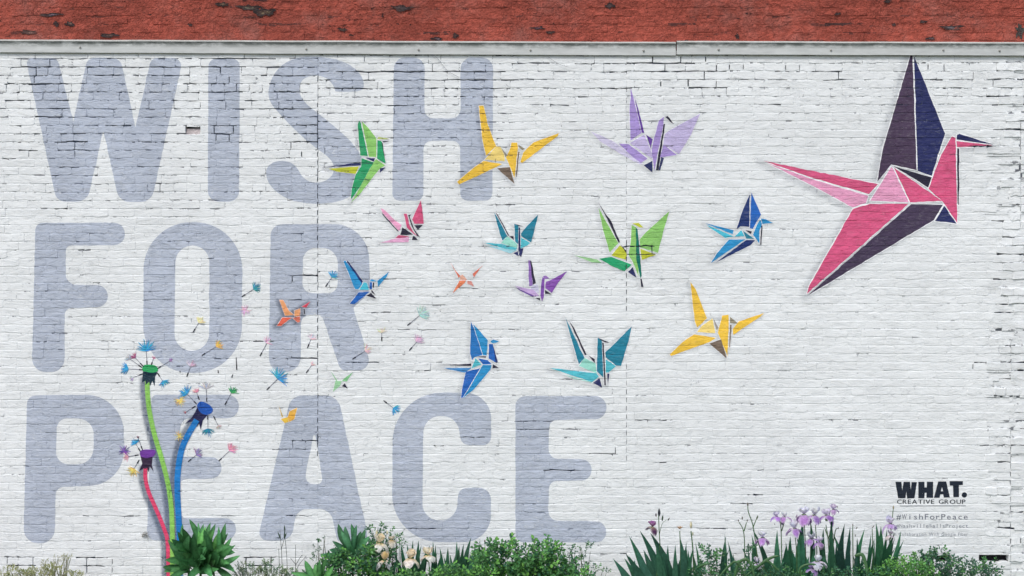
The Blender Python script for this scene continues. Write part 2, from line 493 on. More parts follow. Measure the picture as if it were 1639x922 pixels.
PITCH = 13.3
BX0, BX1 = -110, 1750
def build_white_wall():
    root = empty('brick_wall', (0, 0, GZ), 'white painted brick wall covered with a mural of letters and folded paper birds', 'wall')
    root_off = Vector((0, 0, GZ))
    mortar = MB()
    bricks = []
    # sections: x range, course phase (a known bed joint height)
    sections = [(BX0, 509, 107.7), (509, 1003, 115.0), (1003, BX1, 114.4)]
    for (sx0, sx1, ph) in sections:
        k0 = int(math.floor((80 - ph) / PITCH))
        k1 = int(math.ceil((461 + (CZ - GZ) / S - ph) / PITCH))
        for k in range(k0, k1 + 1):
            yt = ph + k * PITCH; yb = yt + PITCH
            if yt < 80: yt = 80
            header = (k % 6 == 2)
            L = 20.8 if header else 41.6
            xs = [sx0]
            x = sx0 + (R.uniform(0.25, 0.45) if k % 2 else R.uniform(0.75, 1.0)) * L
            while x < sx1 - L * 0.42:
                xs.append(x)
                if not header and R.random() < 0.10: x += 20.8 + R.uniform(-1.5, 1.5)
                else: x += L + R.uniform(-1.8, 1.8)
            xs.append(sx1)
            # forced joints
            cy = (yt + yb) / 2
            forced = []
            for (lx0, ly0, lx1, ly1, s) in LINES:
                if abs(lx1 - lx0) < abs(ly1 - ly0) and min(ly0, ly1) - 1 <= cy <= max(ly0, ly1) + 1 and sx0 + 5 < lx0 < sx1 - 5:
                    forced.append(lx0)
            for (vx0, vx1, vy0, vy1) in VOIDS:
                if vy0 < cy < vy1 and sx0 < vx0 < sx1:
                    forced += [vx0, vx1]
            for fx in forced:
                j = min(range(1, len(xs)), key=lambda q: abs(xs[q] - fx)) if len(xs) > 2 else 0
                if j and j < len(xs) - 1 and abs(xs[j] - fx) < 15 and xs[j] not in forced: xs[j] = fx
                else: xs.append(fx)
                xs = sorted(xs)
            # drop slivers
            ys = [xs[0]]
            for q in xs[1:]:
                if q - ys[-1] < 9 and q not in forced and q != xs[-1]: continue
                ys.append(q)
            if len(ys) > 2 and ys[-1] - ys[-2] < 9 and ys[-2] not in forced: ys.pop(-2)
            xs = ys
            for a, b in zip(xs, xs[1:]):
                cx = (a + b) / 2
                void = any(vx0 < cx < vx1 and vy0 < cy < vy1 for (vx0, vx1, vy0, vy1) in VOIDS)
                # bed joint below, split in four; upright joint at the right
                gb = [gap_at(a + (b - a) * (i + .5) / 4, yb, False) for i in range(4)]
                gr = gap_at(b, cy, True)
                bricks.append(dict(a=a, b=b, t=yt, bo=yb, gb=gb, gr=gr, void=void, k=k, s=sx0))
    # neighbour info for insets
    def insets(B):
        mb_ = max(B['gb']); 
        bo = 0.0030 * smooth01((sum(B['gb']) / 4 - .45) / .5)
        ri = 0.0034 * smooth01((B['gr'] - .5) / .4)
        lo = 0.0016 * (1 - smooth01((B['gr'] - .12) / .25))
        return (R.uniform(0, .0006) - lo, ri - lo, bo, R.uniform(0, .0010))
    stuff = MB()
    cand = []
    for B in bricks:
        p0 = P(B['a'], B['bo']); p1 = P(B['b'], B['t'])
        x0, x1, z0, z1 = p0.x, p1.x, p0.z, p1.z
        g = 0.0135
        rough = 1.0
        if B['a'] > 1575: rough = 3.0
        if B['t'] < 150: rough = max(rough, 1.3)
        if not B['void']:
            y0 = R.uniform(-0.0012, 0.0012) * rough
            if rough > 2: y0 = R.uniform(-0.008, 0.010)
            vs, fs, nf = brick_geo(x0, x1, z0, z1, y0, 0.0013 * rough, 0.07, insets(B), 0.0026, 0.0014 * (1 + 0.35 * (rough - 1)))
            B['geo'] = (vs, fs, nf)
            vis = -20 < B['a'] < 1650 and 84 < B['t'] < 900
            B['score'] = (sum(B['gb']) / 4 + B['gr'] * 1.3) if (vis and B['b'] - B['a'] > 30) else -1
            cand.append(B)
            for f in fs[:nf]:
                add_cell(vs[f[0]], vs[f[1]], vs[f[2]], 0.0)
        # mortar strips (bed joint)
        for i in range(4):
            gg = B['gb'][i]
            dp = 0.0022 + 0.013 * smooth01((gg - 0.35) / 0.5)
            xa = x0 + (x1 - x0) * i / 4; xb = x0 + (x1 - x0) * (i + 1) / 4
            if B['void']: continue
            wa, wb = warp(xa, z0), warp(xb, z0)
            q = [(xa, dp, wa - g), (xb, dp, wb - g), (xb, dp, wb + g), (xa, dp, wa + g)]
            mortar.poly(q, WHITE, gg)
            add_cell(q[0], q[1], q[2], gg); add_cell(q[0], q[2], q[3], gg)
        gg = B['gr']
        dp = 0.0014 + 0.013 * smooth01((gg - 0.30) / 0.5)
        if not B['void']:
            q = [(x1 - g, dp, z0 + g + .003), (x1 + g, dp, z0 + g + .003), (x1 + g, dp, z1 - g - .003), (x1 - g, dp, z1 - g - .003)]
            if not any(v[0] - 4 < B['b'] < v[1] - 4 and v[2] < (B['t'] + B['bo']) / 2 < v[3] for v in VOIDS):
                mortar.poly(q, WHITE, gg)
                add_cell(q[0], q[1], q[2], gg); add_cell(q[0], q[2], q[3], gg)
    # the bed strips of a void's upper course must not hang in the void: they are thin, leave them
    B300 = sorted([B for B in cand if B['score'] > 0 and not covered(B)], key=lambda B: -B['score'])[:297]
    ids = set(id(B) for B in B300)
    for B in cand:
        vs, fs, nf = B['geo']
        if id(B) in ids:
            mb = MB(); mb.indexed(vs, fs, WHITE)
            o = mb.build('brick', M_PAINT, root, origin=(vs[0][0], 0, vs[0][2]))
            o.matrix_parent_inverse = Matrix.Translation(-root_off)
        else:
            stuff.indexed(vs, fs, WHITE)
    o = stuff.build('bricks', M_PAINT, root); o.matrix_parent_inverse = Matrix.Translation(-root_off); o['kind'] = 'stuff'
    o = mortar.build('mortar', M_PAINT, root); o.matrix_parent_inverse = Matrix.Translation(-root_off); o['kind'] = 'stuff'
    # dark core behind the face
    core = MB()
    xa, xb = P(BX0, 0).x, P(BX1, 0).x
    za, zb = GZ - 0.2, P(0, 78).z
    box(core, xa, xb, 0.066, 0.34, za, zb, (0.02, 0.02, 0.024))
    # the recessed brick left of the letter I shows a pale back
    p0 = P(296, 216); p1 = P(321, 205.5)
    box(core, p0.x, p1.x, 0.020, 0.0655, p0.z, p1.z, lin((200, 190, 190)))
    o = core.build('wall_core', M_HOLE, root); o.matrix_parent_inverse = Matrix.Translation(-root_off)
    return root

def box(mb, x0, x1, y0, y1, z0, z1, col, gap=0.0):
    v = [(x0, y0, z0), (x1, y0, z0), (x1, y1, z0), (x0, y1, z0), (x0, y0, z1), (x1, y0, z1), (x1, y1, z1), (x0, y1, z1)]
    f = [(0, 1, 5, 4), (1, 2, 6, 5), (2, 3, 7, 6), (3, 0, 4, 7), (4, 5, 6, 7), (3, 2, 1, 0)]
    mb.indexed(v, f, col, [gap] * 8)

# ------------------------------------------------------------------ mural drawing data (photo px)
def cr(off, pts):
    ox, oy, s = off
    return [(ox + p[0] / s, oy + p[1] / s) + tuple(p[2:]) for p in pts]

def rounded(pts):
    """polygon with per-corner radius (px)"""
    out = []
    n = len(pts)
    for i, p in enumerate(pts):
        r = p[2] if len(p) > 2 else 0
        if r <= 0.3:
            out.append((p[0], p[1])); continue
        a = pts[i - 1]; b = pts[(i + 1) % n]
        va = Vector((a[0] - p[0], a[1] - p[1])); vb = Vector((b[0] - p[0], b[1] - p[1]))
        la, lb = va.length, vb.length
        va.normalize(); vb.normalize()
        ang = math.acos(max(-1, min(1, va.dot(vb))))
        d = min(r / math.tan(ang / 2), la * 0.5, lb * 0.5) if ang > 0.05 else 0
        s = Vector((p[0], p[1])) + va * d; e = Vector((p[0], p[1])) + vb * d
        k = 0.5523 * (4 / 3) * math.tan((math.pi - ang) / 4) / (4 / 3 * math.tan(math.pi / 8)) if ang > 0.05 else 0.5
        c = Vector((p[0], p[1]))
        h = min(0.95, (4 / 3) * math.tan((math.pi - ang) / 4) / max(1e-6, math.tan((math.pi - ang) / 2)))
        c1 = s + (c - s) * h; c2 = e + (c - e) * h
        m = max(4, min(14, int(r / 3)))
        for q in range(m + 1):
            t = q / m
            pt = s * (1 - t) ** 3 + c1 * 3 * t * (1 - t) ** 2 + c2 * 3 * t * t * (1 - t) + e * t ** 3
            out.append((pt.x, pt.y))
    return out

def scaled_r(off, pts):
    s = off[2]
    return [(off[0] + p[0] / s, off[1] + p[1] / s, (p[2] if len(p) > 2 else 0) / s) for p in pts]

LA = (20, 80, 3.545); LB = (410, 80, 3.545); LC = (20, 345, 3.545); LD = (400, 345, 3.547)
LE = (20, 620, 3.545); LF = (400, 620, 3.545); LG = (780, 620, 3.547)
LETTERS = [
    ('W', 'blue grey painted letter W at the start of the top word', LA,
     [(75, 45, 30), (256, 45, 45), (345, 408, 2), (425, 45, 50), (613, 45, 60), (697, 442, 2), (787, 45, 45), (968, 45, 45), (788, 862, 75), (605, 862, 75), (515, 458, 2), (425, 860, 75), (250, 860, 60)], None),
    ('I', 'blue grey painted letter I in the top word', LA, [(1112, 48, 45), (1290, 48, 45), (1286, 860, 60), (1108, 860, 60)], None),
    ('S', 'blue grey painted letter S behind the tall green bird', LB, 'S', None),
    ('H', 'blue grey painted letter H at the end of the top word', LB,
     [(782, 42, 65), (957, 42, 65), (955, 388, 50), (1160, 388, 50), (1160, 42, 65), (1345, 42, 65), (1340, 855, 40), (1158, 855, 40), (1158, 515, 45), (950, 515, 45), (948, 855, 40), (772, 855, 40)], None),
    ('F', 'blue grey painted letter F in the middle word', LC,
     [(130, 42, 40), (638, 40, 63), (638, 168, 63), (302, 170, 30), (302, 392, 60), (541, 395, 62), (541, 519, 62), (296, 525, 40), (295, 888, 75), (110, 888, 75)], None),
    ('O', 'blue grey painted letter O in the middle word', LC,
     [(745, 38, 270), (1306, 38, 270), (1300, 893, 270), (741, 893, 270)], [(925, 170, 105), (1118, 170, 105), (1116, 768, 105), (918, 768, 105)]),
    ('R', 'blue grey painted letter R with the small orange bird on its stem', LD,
     [(118, 50, 65), (672, 48, 200), (682, 440, 150), (586, 522, 20), (697, 880, 60), (515, 880, 40), (408, 563, 40), (290, 563, 50), (288, 888, 85), (108, 888, 75)], [(302, 182, 75), (500, 184, 90), (498, 442, 55), (297, 440, 55)]),
    ('P', 'blue grey painted letter P at the lower left', LE,
     [(83, 46, 50), (632, 40, 215), (632, 552, 230), (246, 566, 45), (238, 885, 80), (62, 885, 80)], [(252, 175, 60), (462, 178, 90), (458, 437, 90), (245, 437, 70)]),
    ('E', 'blue grey painted letter E behind the dandelion stems', LE,
     [(790, 42, 30), (1284, 42, 64), (1284, 175, 64), (955, 175, 55), (945, 395, 45), (1186, 395, 61), (1186, 518, 61), (945, 520, 45), (945, 742, 45), (1268, 742, 62), (1268, 868, 62), (762, 868, 45)], None),
    ('A', 'blue grey painted letter A with an open joint through it', LF,
     [(235, 45, 80), (500, 45, 90), (676, 875, 40), (497, 875, 20), (458, 690, 80), (266, 690, 70), (236, 870, 80), (42, 870, 45)], [(360, 272, 4), (372, 272, 4), (416, 550, 30), (306, 550, 50)]),
    ('C', 'blue grey painted letter C in the bottom word', LF,
     [(812, 30, 290), (1370, 30, 270), (1368, 328, 45), (1200, 328, 50), (1175, 162, 105), (985, 162, 100), (978, 755, 95), (1170, 755, 95), (1185, 572, 45), (1368, 570, 65), (1368, 878, 270), (805, 878, 270)], None),
    ('E', 'blue grey painted letter E at the end of the bottom word', LG,
     [(160, 50, 55), (678, 50, 66), (676, 180, 66), (352, 185, 45), (346, 405, 55), (592, 408, 58), (592, 528, 58), (350, 532, 45), (346, 758, 55), (676, 760, 58), (673, 880, 55), (160, 880, 45)], None),
]
S_PTS = [(450, 235), (520, 237), (596, 228), (610, 190), (590, 138), (535, 88), (450, 53), (330, 38), (230, 46), (150, 85), (95, 150), (70, 235), (84, 300), (130, 358), (190, 422), (260, 490), (330, 548), (400, 600), (438, 648), (436, 700), (400, 738), (350, 752), (300, 745), (260, 715), (232, 670), (190, 636), (130, 630), (82, 648), (56, 690), (74, 758), (130, 815), (210, 855), (320, 872), (430, 866), (520, 838), (590, 780), (618, 705), (612, 640), (580, 575), (530, 512), (465, 452), (400, 398), (340, 350), (290, 310), (255, 265), (245, 215), (262, 172), (300, 150), (350, 145), (400, 162), (435, 198)]

PK, PP, NV, DK = (220, 92, 134), (238, 166, 200), (44, 50, 98), (44, 42, 62)
GD, GL, YG = (46, 160, 104), (146, 204, 112), (196, 202, 60)
YL, YP, BR, GY = (244, 200, 72), (246, 218, 128), (122, 106, 92), (150, 142, 120)
LV, LP, VI = (172, 150, 212), (202, 190, 228), (104, 66, 158)
TE, TL, TM = (38, 130, 155), (88, 192, 206), (156, 220, 204)
BD, BM, BL, BC = (36, 56, 112), (40, 104, 188), (48, 150, 206), (80, 196, 218)
OR, OL, OP = (226, 118, 92), (242, 168, 116), (242, 184, 160)
CRANES = [
 ('tall green painted bird over the letter S', (500, 180, 6.147), 0.34, [
   (GD, [(460, 75), (480, 110), (545, 430), (470, 425), (455, 250), (445, 120)]), (GL, [(485, 85), (550, 150), (620, 240), (630, 260), (628, 440), (555, 435), (490, 110)]),
   (GD, [(640, 272), (675, 280), (686, 292), (700, 400), (722, 505), (636, 455)]), ((196, 210, 130), [(648, 240), (755, 258), (735, 264), (636, 264)]),
   (DK, [(685, 282), (755, 280), (700, 296)]), (DK, [(683, 300), (692, 300), (712, 440), (724, 505), (700, 400)]), (NV, [(135, 537), (475, 488), (478, 520), (300, 532)]),
   (YG, [(160, 552), (460, 530), (425, 606), (240, 582)]), (NV, [(520, 445), (617, 450), (606, 485)]),
   (GD, [(482, 448), (606, 490), (570, 545), (480, 715), (384, 852), (378, 838), (390, 740), (425, 612), (480, 530)]), (GL, [(625, 457), (718, 520), (655, 562), (470, 802), (383, 885), (480, 717), (572, 545)]),
   (NV, [(665, 550), (722, 540), (662, 595)])]),
 ('yellow painted bird over the right stem of the letter H', (725, 155, 6.144), 0.34, [
   (YL, [(255, 88), (300, 85), (345, 280), (425, 485), (325, 580), (290, 420), (262, 180)]), (YP, [(425, 487), (465, 490), (505, 570), (510, 635), (312, 617)]),
   (GY, [(467, 490), (530, 570), (520, 600), (507, 570)]), (YL, [(300, 630), (485, 660), (430, 690), (60, 862), (40, 835), (200, 700)]),
   (YL, [(575, 450), (632, 450), (640, 500), (605, 800), (545, 650), (522, 600), (565, 500)]), (GY, [(642, 470), (710, 512), (682, 526), (644, 492)]),
   (BR, [(640, 540), (656, 540), (626, 795), (617, 780)]), (YL, [(720, 515), (790, 450), (1040, 358), (1030, 387), (680, 652), (662, 640), (690, 550)]), (BR, [(432, 702), (560, 690), (606, 857)])]),
 ('pale lavender painted bird', (940, 125, 5.588), 0.22, [
   (LV, [(390, 90), (410, 160), (445, 310), (485, 490), (385, 560), (378, 300)]), (VI, [(420, 165), (455, 270), (510, 490), (487, 490)]), ((212, 206, 230), [(30, 475), (220, 560), (280, 600), (500, 770), (470, 770), (300, 680), (120, 570)]),
   (LV, [(280, 585), (370, 590), (540, 720), (480, 760), (400, 700)]), (LP, [(380, 580), (510, 505), (585, 690), (580, 720)]), (VI, [(525, 505), (585, 545), (568, 632)]),
   (LV, [(640, 380), (685, 345), (680, 420), (600, 830), (575, 640), (592, 560)]), (DK, [(683, 410), (696, 410), (637, 825), (612, 825)]), (DK, [(695, 347), (720, 340), (780, 417), (740, 390)]),
   (LP, [(730, 470), (1010, 318), (920, 520), (820, 682), (680, 590), (692, 500)]), (LV, [(680, 592), (802, 687), (650, 712)]), (NV, [(503, 780), (583, 738), (583, 847)]), (NV, [(660, 705), (686, 715), (652, 827), (638, 820)])]),
 ('largest painted bird, pink with dark wings', (1210, 70, 2.195), 0.36, [
   ((78, 62, 86), [(545, 32), (551, 44), (565, 445), (475, 425), (425, 487), (445, 370)]), (NV, [(555, 42), (665, 315), (618, 465), (567, 447)]), (DK, [(485, 432), (618, 469), (605, 506)]),
   (PK, [(688, 325), (702, 330), (708, 632), (655, 555), (605, 510), (650, 390)]), (NV, [(705, 320), (715, 316), (834, 354), (704, 337)]), (PK, [(703, 341), (830, 356), (770, 363), (706, 364)]),
   (DK, [(706, 367), (715, 367), (713, 570), (707, 560)]), (PK, [(484, 434), (655, 553), (541, 558)]), (PP, [(475, 432), (482, 438), (538, 558), (400, 552)]), (PK, [(25, 412), (430, 493), (397, 529), (180, 466)]),
   (PP, [(40, 420), (180, 470), (395, 534), (387, 560), (340, 576), (200, 500)]), (PK, [(400, 562), (537, 562), (178, 880), (186, 850), (340, 580)]), ((72, 60, 84), [(545, 563), (658, 565), (625, 620), (184, 884)]), (NV, [(661, 568), (706, 633), (628, 623)])]),
 ('small pink painted bird right of the tall green one', (600, 310, 10.24), 0.25, [
   (PP, [(98, 240), (145, 260), (345, 450), (437, 515), (397, 610), (125, 310)]), (DK, [(122, 318), (392, 618), (368, 615), (128, 345)]), (DK, [(450, 555), (625, 672), (420, 675)]),
   (PK, [(475, 330), (522, 330), (560, 500), (640, 640), (705, 705), (640, 660), (530, 560)]), (DK, [(545, 355), (597, 340), (568, 372), (640, 570), (738, 712), (690, 690), (600, 520)]),
   (PK, [(755, 108), (780, 300), (797, 492), (648, 492), (612, 420)]), (DK, [(648, 520), (782, 515), (705, 592)]), (PK, [(338, 727), (390, 680), (570, 695), (480, 722)]), ((230, 172, 206), [(85, 802), (330, 740), (562, 712), (550, 792)]), (DK, [(608, 757), (625, 698), (650, 698), (702, 757)])]),
 ('small teal painted bird above the small purple one', (770, 330, 10.24), 0.25, [
   (TE, [(215, 110), (240, 140), (430, 490), (350, 562), (308, 450)]), (DK, [(238, 108), (265, 130), (467, 490), (442, 478)]), (DK, [(470, 490), (532, 490), (532, 552)]), (TM, [(435, 495), (590, 620), (590, 690), (330, 602)]),
   (TL, [(60, 600), (330, 618), (590, 690), (540, 740), (120, 620)]), ((160, 212, 222), [(60, 632), (400, 702), (590, 722), (480, 772)]), (TE, [(546, 290), (612, 310), (605, 622), (560, 580)]), (DK, [(548, 288), (697, 332), (620, 325)]),
   (NV, [(620, 350), (637, 350), (645, 700), (615, 760), (613, 600)]), (TE, [(932, 142), (915, 230), (820, 592), (660, 490), (655, 450), (760, 320)]), (TL, [(655, 515), (802, 602), (760, 642), (650, 692)]), (NV, [(533, 770), (600, 740), (617, 822)]), (NV, [(640, 700), (692, 690), (657, 832), (620, 800)])]),
 ('light green painted bird with a dark spine line', (910, 315, 6.147), 0.25, [
   (DK, [(288, 52), (360, 160), (420, 240), (507, 447), (490, 452), (380, 220)]), (GL, [(295, 110), (385, 270), (490, 457), (405, 547), (340, 330)]), (YG, [(505, 475), (572, 545), (570, 622), (420, 577)]), (DK, [(508, 468), (565, 528), (574, 565)]),
   ((160, 212, 150), [(55, 575), (280, 615), (330, 652), (230, 645)]), ((42, 166, 112), [(300, 608), (420, 590), (622, 667), (550, 732), (440, 690)]), (NV, [(630, 690), (670, 797), (583, 740)]), (GL, [(620, 275), (665, 300), (690, 782), (640, 660), (590, 570), (610, 460)]),
   ((20, 118, 100), [(662, 300), (680, 320), (720, 780), (705, 802), (665, 600)]), (YG, [(625, 262), (690, 256), (737, 302), (700, 302), (670, 285)]), (GL, [(992, 140), (935, 330), (880, 552), (705, 500), (700, 420), (760, 350)]), (YG, [(705, 510), (862, 570), (720, 622)]), (DK, [(706, 805), (719, 805), (737, 887), (714, 887)])]),
 ('bright blue painted bird left of the largest bird', (1120, 300, 7.376), 0.28, [
   (BD, [(590, 78), (585, 467), (480, 460), (433, 497), (500, 290)]), (BM, [(610, 58), (722, 320), (625, 492), (590, 480)]), (BL, [(720, 368), (780, 375), (868, 420), (740, 432)]), (BL, [(715, 380), (735, 430), (705, 510), (700, 662), (628, 560), (680, 430)]),
   (DK, [(725, 450), (740, 450), (727, 677), (712, 677)]), (DK, [(538, 503), (617, 520), (602, 552)]), (TE, [(510, 510), (642, 606), (550, 606)]), (BC, [(490, 503), (532, 580), (408, 580)]), (BL, [(63, 423), (402, 505), (387, 552)]),
   (BC, [(80, 440), (402, 580), (300, 597), (140, 490)]), (BL, [(345, 615), (542, 612), (128, 895), (200, 780)]), (BD, [(550, 620), (657, 622), (600, 682), (188, 887)])]),
 ('small blue painted bird by the letter R', (540, 405, 10.24), 0.30, [
   (BL, [(130, 123), (410, 500), (345, 592), (290, 590), (103, 140)]), (BD, [(165, 118), (417, 460), (400, 497), (160, 150)]), (BC, [(435, 480), (480, 490), (517, 602), (358, 602)]), (BM, [(350, 645), (527, 635), (280, 837), (203, 832)]),
   (BM, [(530, 480), (567, 480), (565, 592), (528, 595)]), (BL, [(528, 460), (560, 430), (652, 460), (560, 465)]), (DK, [(583, 485), (602, 485), (597, 572), (580, 560)]), (DK, [(560, 600), (627, 692), (560, 640)]), (DK, [(550, 655), (637, 747), (473, 702)]), (BL, [(655, 458), (842, 310), (800, 400), (670, 552)])]),
 ('small purple painted bird below the small teal one', (815, 405, 10.85), 0.25, [
   ((148, 112, 184), [(338, 118), (370, 140), (405, 562), (350, 577), (335, 400)]), (DK, [(368, 128), (387, 150), (462, 522), (410, 547)]), ((208, 206, 228), [(400, 562), (490, 545), (510, 600), (517, 702), (370, 620)]), ((200, 172, 218), [(98, 570), (420, 640), (522, 742), (440, 757), (300, 690)]),
   ((104, 72, 150), [(103, 590), (432, 745), (400, 757), (190, 652)]), (DK, [(458, 780), (532, 780), (537, 827)]), ((132, 82, 172), [(580, 420), (617, 440), (600, 760), (570, 837), (543, 740), (555, 560)]), ((150, 110, 184), [(590, 400), (640, 393), (697, 440), (610, 450)]),
   ((140, 86, 176), [(1008, 318), (860, 500), (740, 692), (628, 610), (640, 500), (700, 480)]), (DK, [(623, 643), (727, 714), (623, 707)])]),
 ('yellow painted bird on the white wall below the largest bird', (1065, 445, 6.83), 0.28, [
   (YL, [(273, 42), (330, 120), (455, 440), (345, 542), (320, 470), (290, 200)]), (YP, [(515, 440), (547, 602), (345, 592), (400, 520)]), ((158, 152, 144), [(520, 438), (582, 540), (560, 572)]), (YL, [(315, 615), (552, 655), (480, 702), (60, 852), (48, 832), (200, 690)]),
   (YL, [(620, 410), (690, 400), (692, 500), (680, 862), (600, 660), (573, 600)]), (GY, [(705, 423), (797, 500), (705, 492)]), (BR, [(705, 510), (724, 510), (707, 762), (697, 755)]), (YL, [(800, 475), (1078, 383), (1040, 422), (740, 622), (735, 560)]), (BR, [(478, 715), (610, 670), (670, 882)])]),
 ('deep blue painted bird with upright wing above the letter C', (700, 505, 6.582), 0.30, [
   ((42, 118, 188), [(355, 63), (385, 130), (475, 417), (390, 440), (365, 472), (345, 400)]), (BL, [(375, 88), (532, 260), (520, 422), (480, 417)]), (BL, [(558, 270), (590, 253), (652, 270), (620, 288), (575, 292)]), (BM, [(543, 300), (585, 300), (617, 497), (540, 452)]),
   (BD, [(585, 303), (639, 492), (615, 502)]), (DK, [(413, 435), (517, 428), (510, 444)]), (TL, [(400, 448), (467, 515), (360, 557)]), (BM, [(430, 450), (530, 470), (572, 512), (480, 515)]), (DK, [(585, 513), (647, 550), (580, 557)]),
   (DK, [(42, 522), (357, 506), (357, 532)]), ((70, 138, 196), [(58, 553), (362, 551), (290, 602)]), (BM, [(300, 590), (452, 555), (270, 862), (248, 872), (260, 780)]), (BL, [(480, 520), (572, 520), (560, 572), (400, 762), (268, 877)])]),
 ('dark teal painted bird above the end of the bottom word', (870, 500, 7.093), 0.28, [
   (TE, [(248, 58), (465, 517), (400, 592), (330, 350)]), (DK, [(290, 98), (350, 180), (489, 480), (470, 487)]), (DK, [(503, 480), (582, 530), (582, 577)]), (TM, [(465, 515), (590, 580), (605, 692), (400, 607)]), (TL, [(68, 630), (600, 690), (627, 730), (550, 792)]),
   (TM, [(90, 652), (180, 690), (540, 790), (560, 802), (350, 752)]), (TE, [(613, 290), (660, 310), (680, 742), (605, 670), (605, 560)]), (DK, [(615, 288), (747, 344), (700, 342), (650, 315)]), (DK, [(666, 345), (682, 345), (707, 827), (690, 827)]),
   (TE, [(1002, 157), (965, 330), (880, 607), (820, 605), (705, 510), (700, 450), (760, 400)]), (TL, [(705, 530), (822, 612), (740, 682), (705, 682)]), (NV, [(635, 745), (667, 857), (558, 802)]), (NV, [(722, 695), (747, 695), (732, 827)])]),
 ('tiny salmon painted bird between the letter R and the purple bird', (715, 410, 14.19), 0.20, [
   (OR, [(83, 138), (190, 320), (312, 450), (270, 492), (170, 300)]), (OP, [(312, 450), (360, 420), (462, 540), (300, 540)]), ((238, 138, 98), [(290, 560), (432, 550), (420, 592), (138, 837), (210, 700)]), (OR, [(590, 400), (837, 198), (740, 292), (620, 477)]), ((222, 152, 142), [(470, 558), (560, 570), (622, 692), (470, 622)])]),
 ('small orange painted bird on the stem of the letter R', (435, 470, 15.37), 0.85, [
   (OL, [(193, 158), (280, 160), (420, 420), (542, 522), (330, 542)]), ((235, 108, 84), [(260, 588), (492, 590), (230, 792), (128, 792)]), (OL, [(560, 420), (700, 368), (692, 542), (560, 562)]), ((216, 72, 92), [(740, 320), (942, 198), (850, 342)]), ((228, 122, 100), [(520, 600), (692, 560), (692, 692), (640, 712)]), (DK, [(780, 370), (812, 370), (817, 502), (790, 502)])]),
 ('tiny green painted bird under the letter R', (410, 570, 6.556), 0.15, [
   ((142, 204, 148), [(783, 160), (850, 250), (845, 272)]), ((160, 212, 164), [(832, 258), (900, 262), (880, 312), (805, 375), (818, 320)]), ((142, 204, 148), [(1017, 167), (952, 267), (900, 262), (918, 238)]), (DK, [(900, 315), (930, 283), (962, 342)])]),
 ('tiny golden painted bird on the edge of the letter A', (410, 570, 6.556), 0.15, [
   ((220, 190, 120), [(235, 518), (287, 637), (268, 642)]), (YL, [(258, 660), (330, 640), (342, 692), (300, 704)]), ((244, 186, 76), [(350, 580), (430, 543), (402, 662), (345, 692), (330, 640)])]),
]

# area that carries coloured paint (rough test used to choose the bricks that become parts)
BOXES = []
for L_ in LETTERS:
    pts = scaled_r(L_[2], [(p[0], p[1]) for p in (S_PTS if L_[3] == 'S' else L_[3])])
    BOXES.append((min(p[0] for p in pts), max(p[0] for p in pts), min(p[1] for p in pts), max(p[1] for p in pts)))
for c in CRANES:
    for col, pts in c[3]:
        q = cr(c[1], pts)
        BOXES.append((min(p[0] for p in q), max(p[0] for p in q), min(p[1] for p in q), max(p[1] for p in q)))
BOXES += [(190, 400, 540, 922), (1425, 1560, 765, 862)]
def covered(B):
    return any(B['b'] > b[0] - 2 and B['a'] < b[1] + 2 and B['bo'] > b[2] - 2 and B['t'] < b[3] + 2 for b in BOXES)

wall = build_white_wall()

# ------------------------------------------------------------------ laying paint coats on the wall
def clip(poly, a, b):
    """keep the part of convex poly left of a->b ; points (x,z,extra)"""
    out = []
    ax, az = a; bx, bz = b
    dx, dz = bx - ax, bz - az
    n = len(poly)
    ds = [dx * (p[1] - az) - dz * (p[0] - ax) for p in poly]
    for i in range(n):
        p, q = poly[i], poly[(i + 1) % n]
        d0, d1 = ds[i], ds[(i + 1) % n]
        if d0 >= 0: out.append(p)
        if (d0 > 0 and d1 < 0) or (d0 < 0 and d1 > 0):
            t = d0 / (d0 - d1)
            out.append(tuple(p[k] + (q[k] - p[k]) * t for k in range(len(p))))
    return out

def lay(mb, tri, col, lift, alpha=None):
    """tri: convex polygon of (x,z[,alpha]) world -> pieces following the wall surface"""
    x0 = min(p[0] for p in tri); x1 = max(p[0] for p in tri); z0 = min(p[1] for p in tri); z1 = max(p[1] for p in tri)
    ar = 0
    for i in range(len(tri)):
        p, q = tri[i], tri[(i + 1) % len(tri)]
        ar += p[0] * q[1] - q[0] * p[1]
    if abs(ar) < 1e-9: return
    if ar < 0: tri = tri[::-1]
    seen = set()
    for i in range(int(math.floor(x0 / HS)), int(math.floor(x1 / HS)) + 1):
        for j in range(int(math.floor(z0 / HS)), int(math.floor(z1 / HS)) + 1):
            for rec in CELL.get((i, j), ()):
                if id(rec) in seen: continue
                seen.add(id(rec))
                t, A, B, C, gap, bb = rec
                if bb[0] > x1 or bb[1] < x0 or bb[2] > z1 or bb[3] < z0: continue
                p = tri
                for a, b in ((t[0], t[1]), (t[1], t[2]), (t[2], t[0])):
                    p = clip(p, a, b)
                    if len(p) < 3: break
                if len(p) < 3: continue
                s = 0
                for k in range(len(p)):
                    u, v = p[k], p[(k + 1) % len(p)]
                    s += u[0] * v[1] - v[0] * u[1]
                if s < 2e-8: continue
                pts = [(q[0], A * q[0] + B * q[1] + C - lift, q[1]) for q in p]
                if alpha is None:
                    mb.poly(pts, col, gap)
                else:
                    mb.poly(pts, col, [q[2] for q in p])

def tess(loops):
    """list of px loops (outer + holes) -> world triangles"""
    vl = [[Vector((x, y, 0)) for x, y in lp] for lp in loops]
    flat = [p for lp in loops for p in lp]
    out = []
    for t in tessellate_polygon(vl):
        tri = []
        for i in t:
            p = P(*flat[i])
            tri.append((p.x, p.z))
        out.append(tri)
    return out

def lay_loops(mb, loops, col, lift):
    for t in tess(loops):
        lay(mb, t, col, lift)

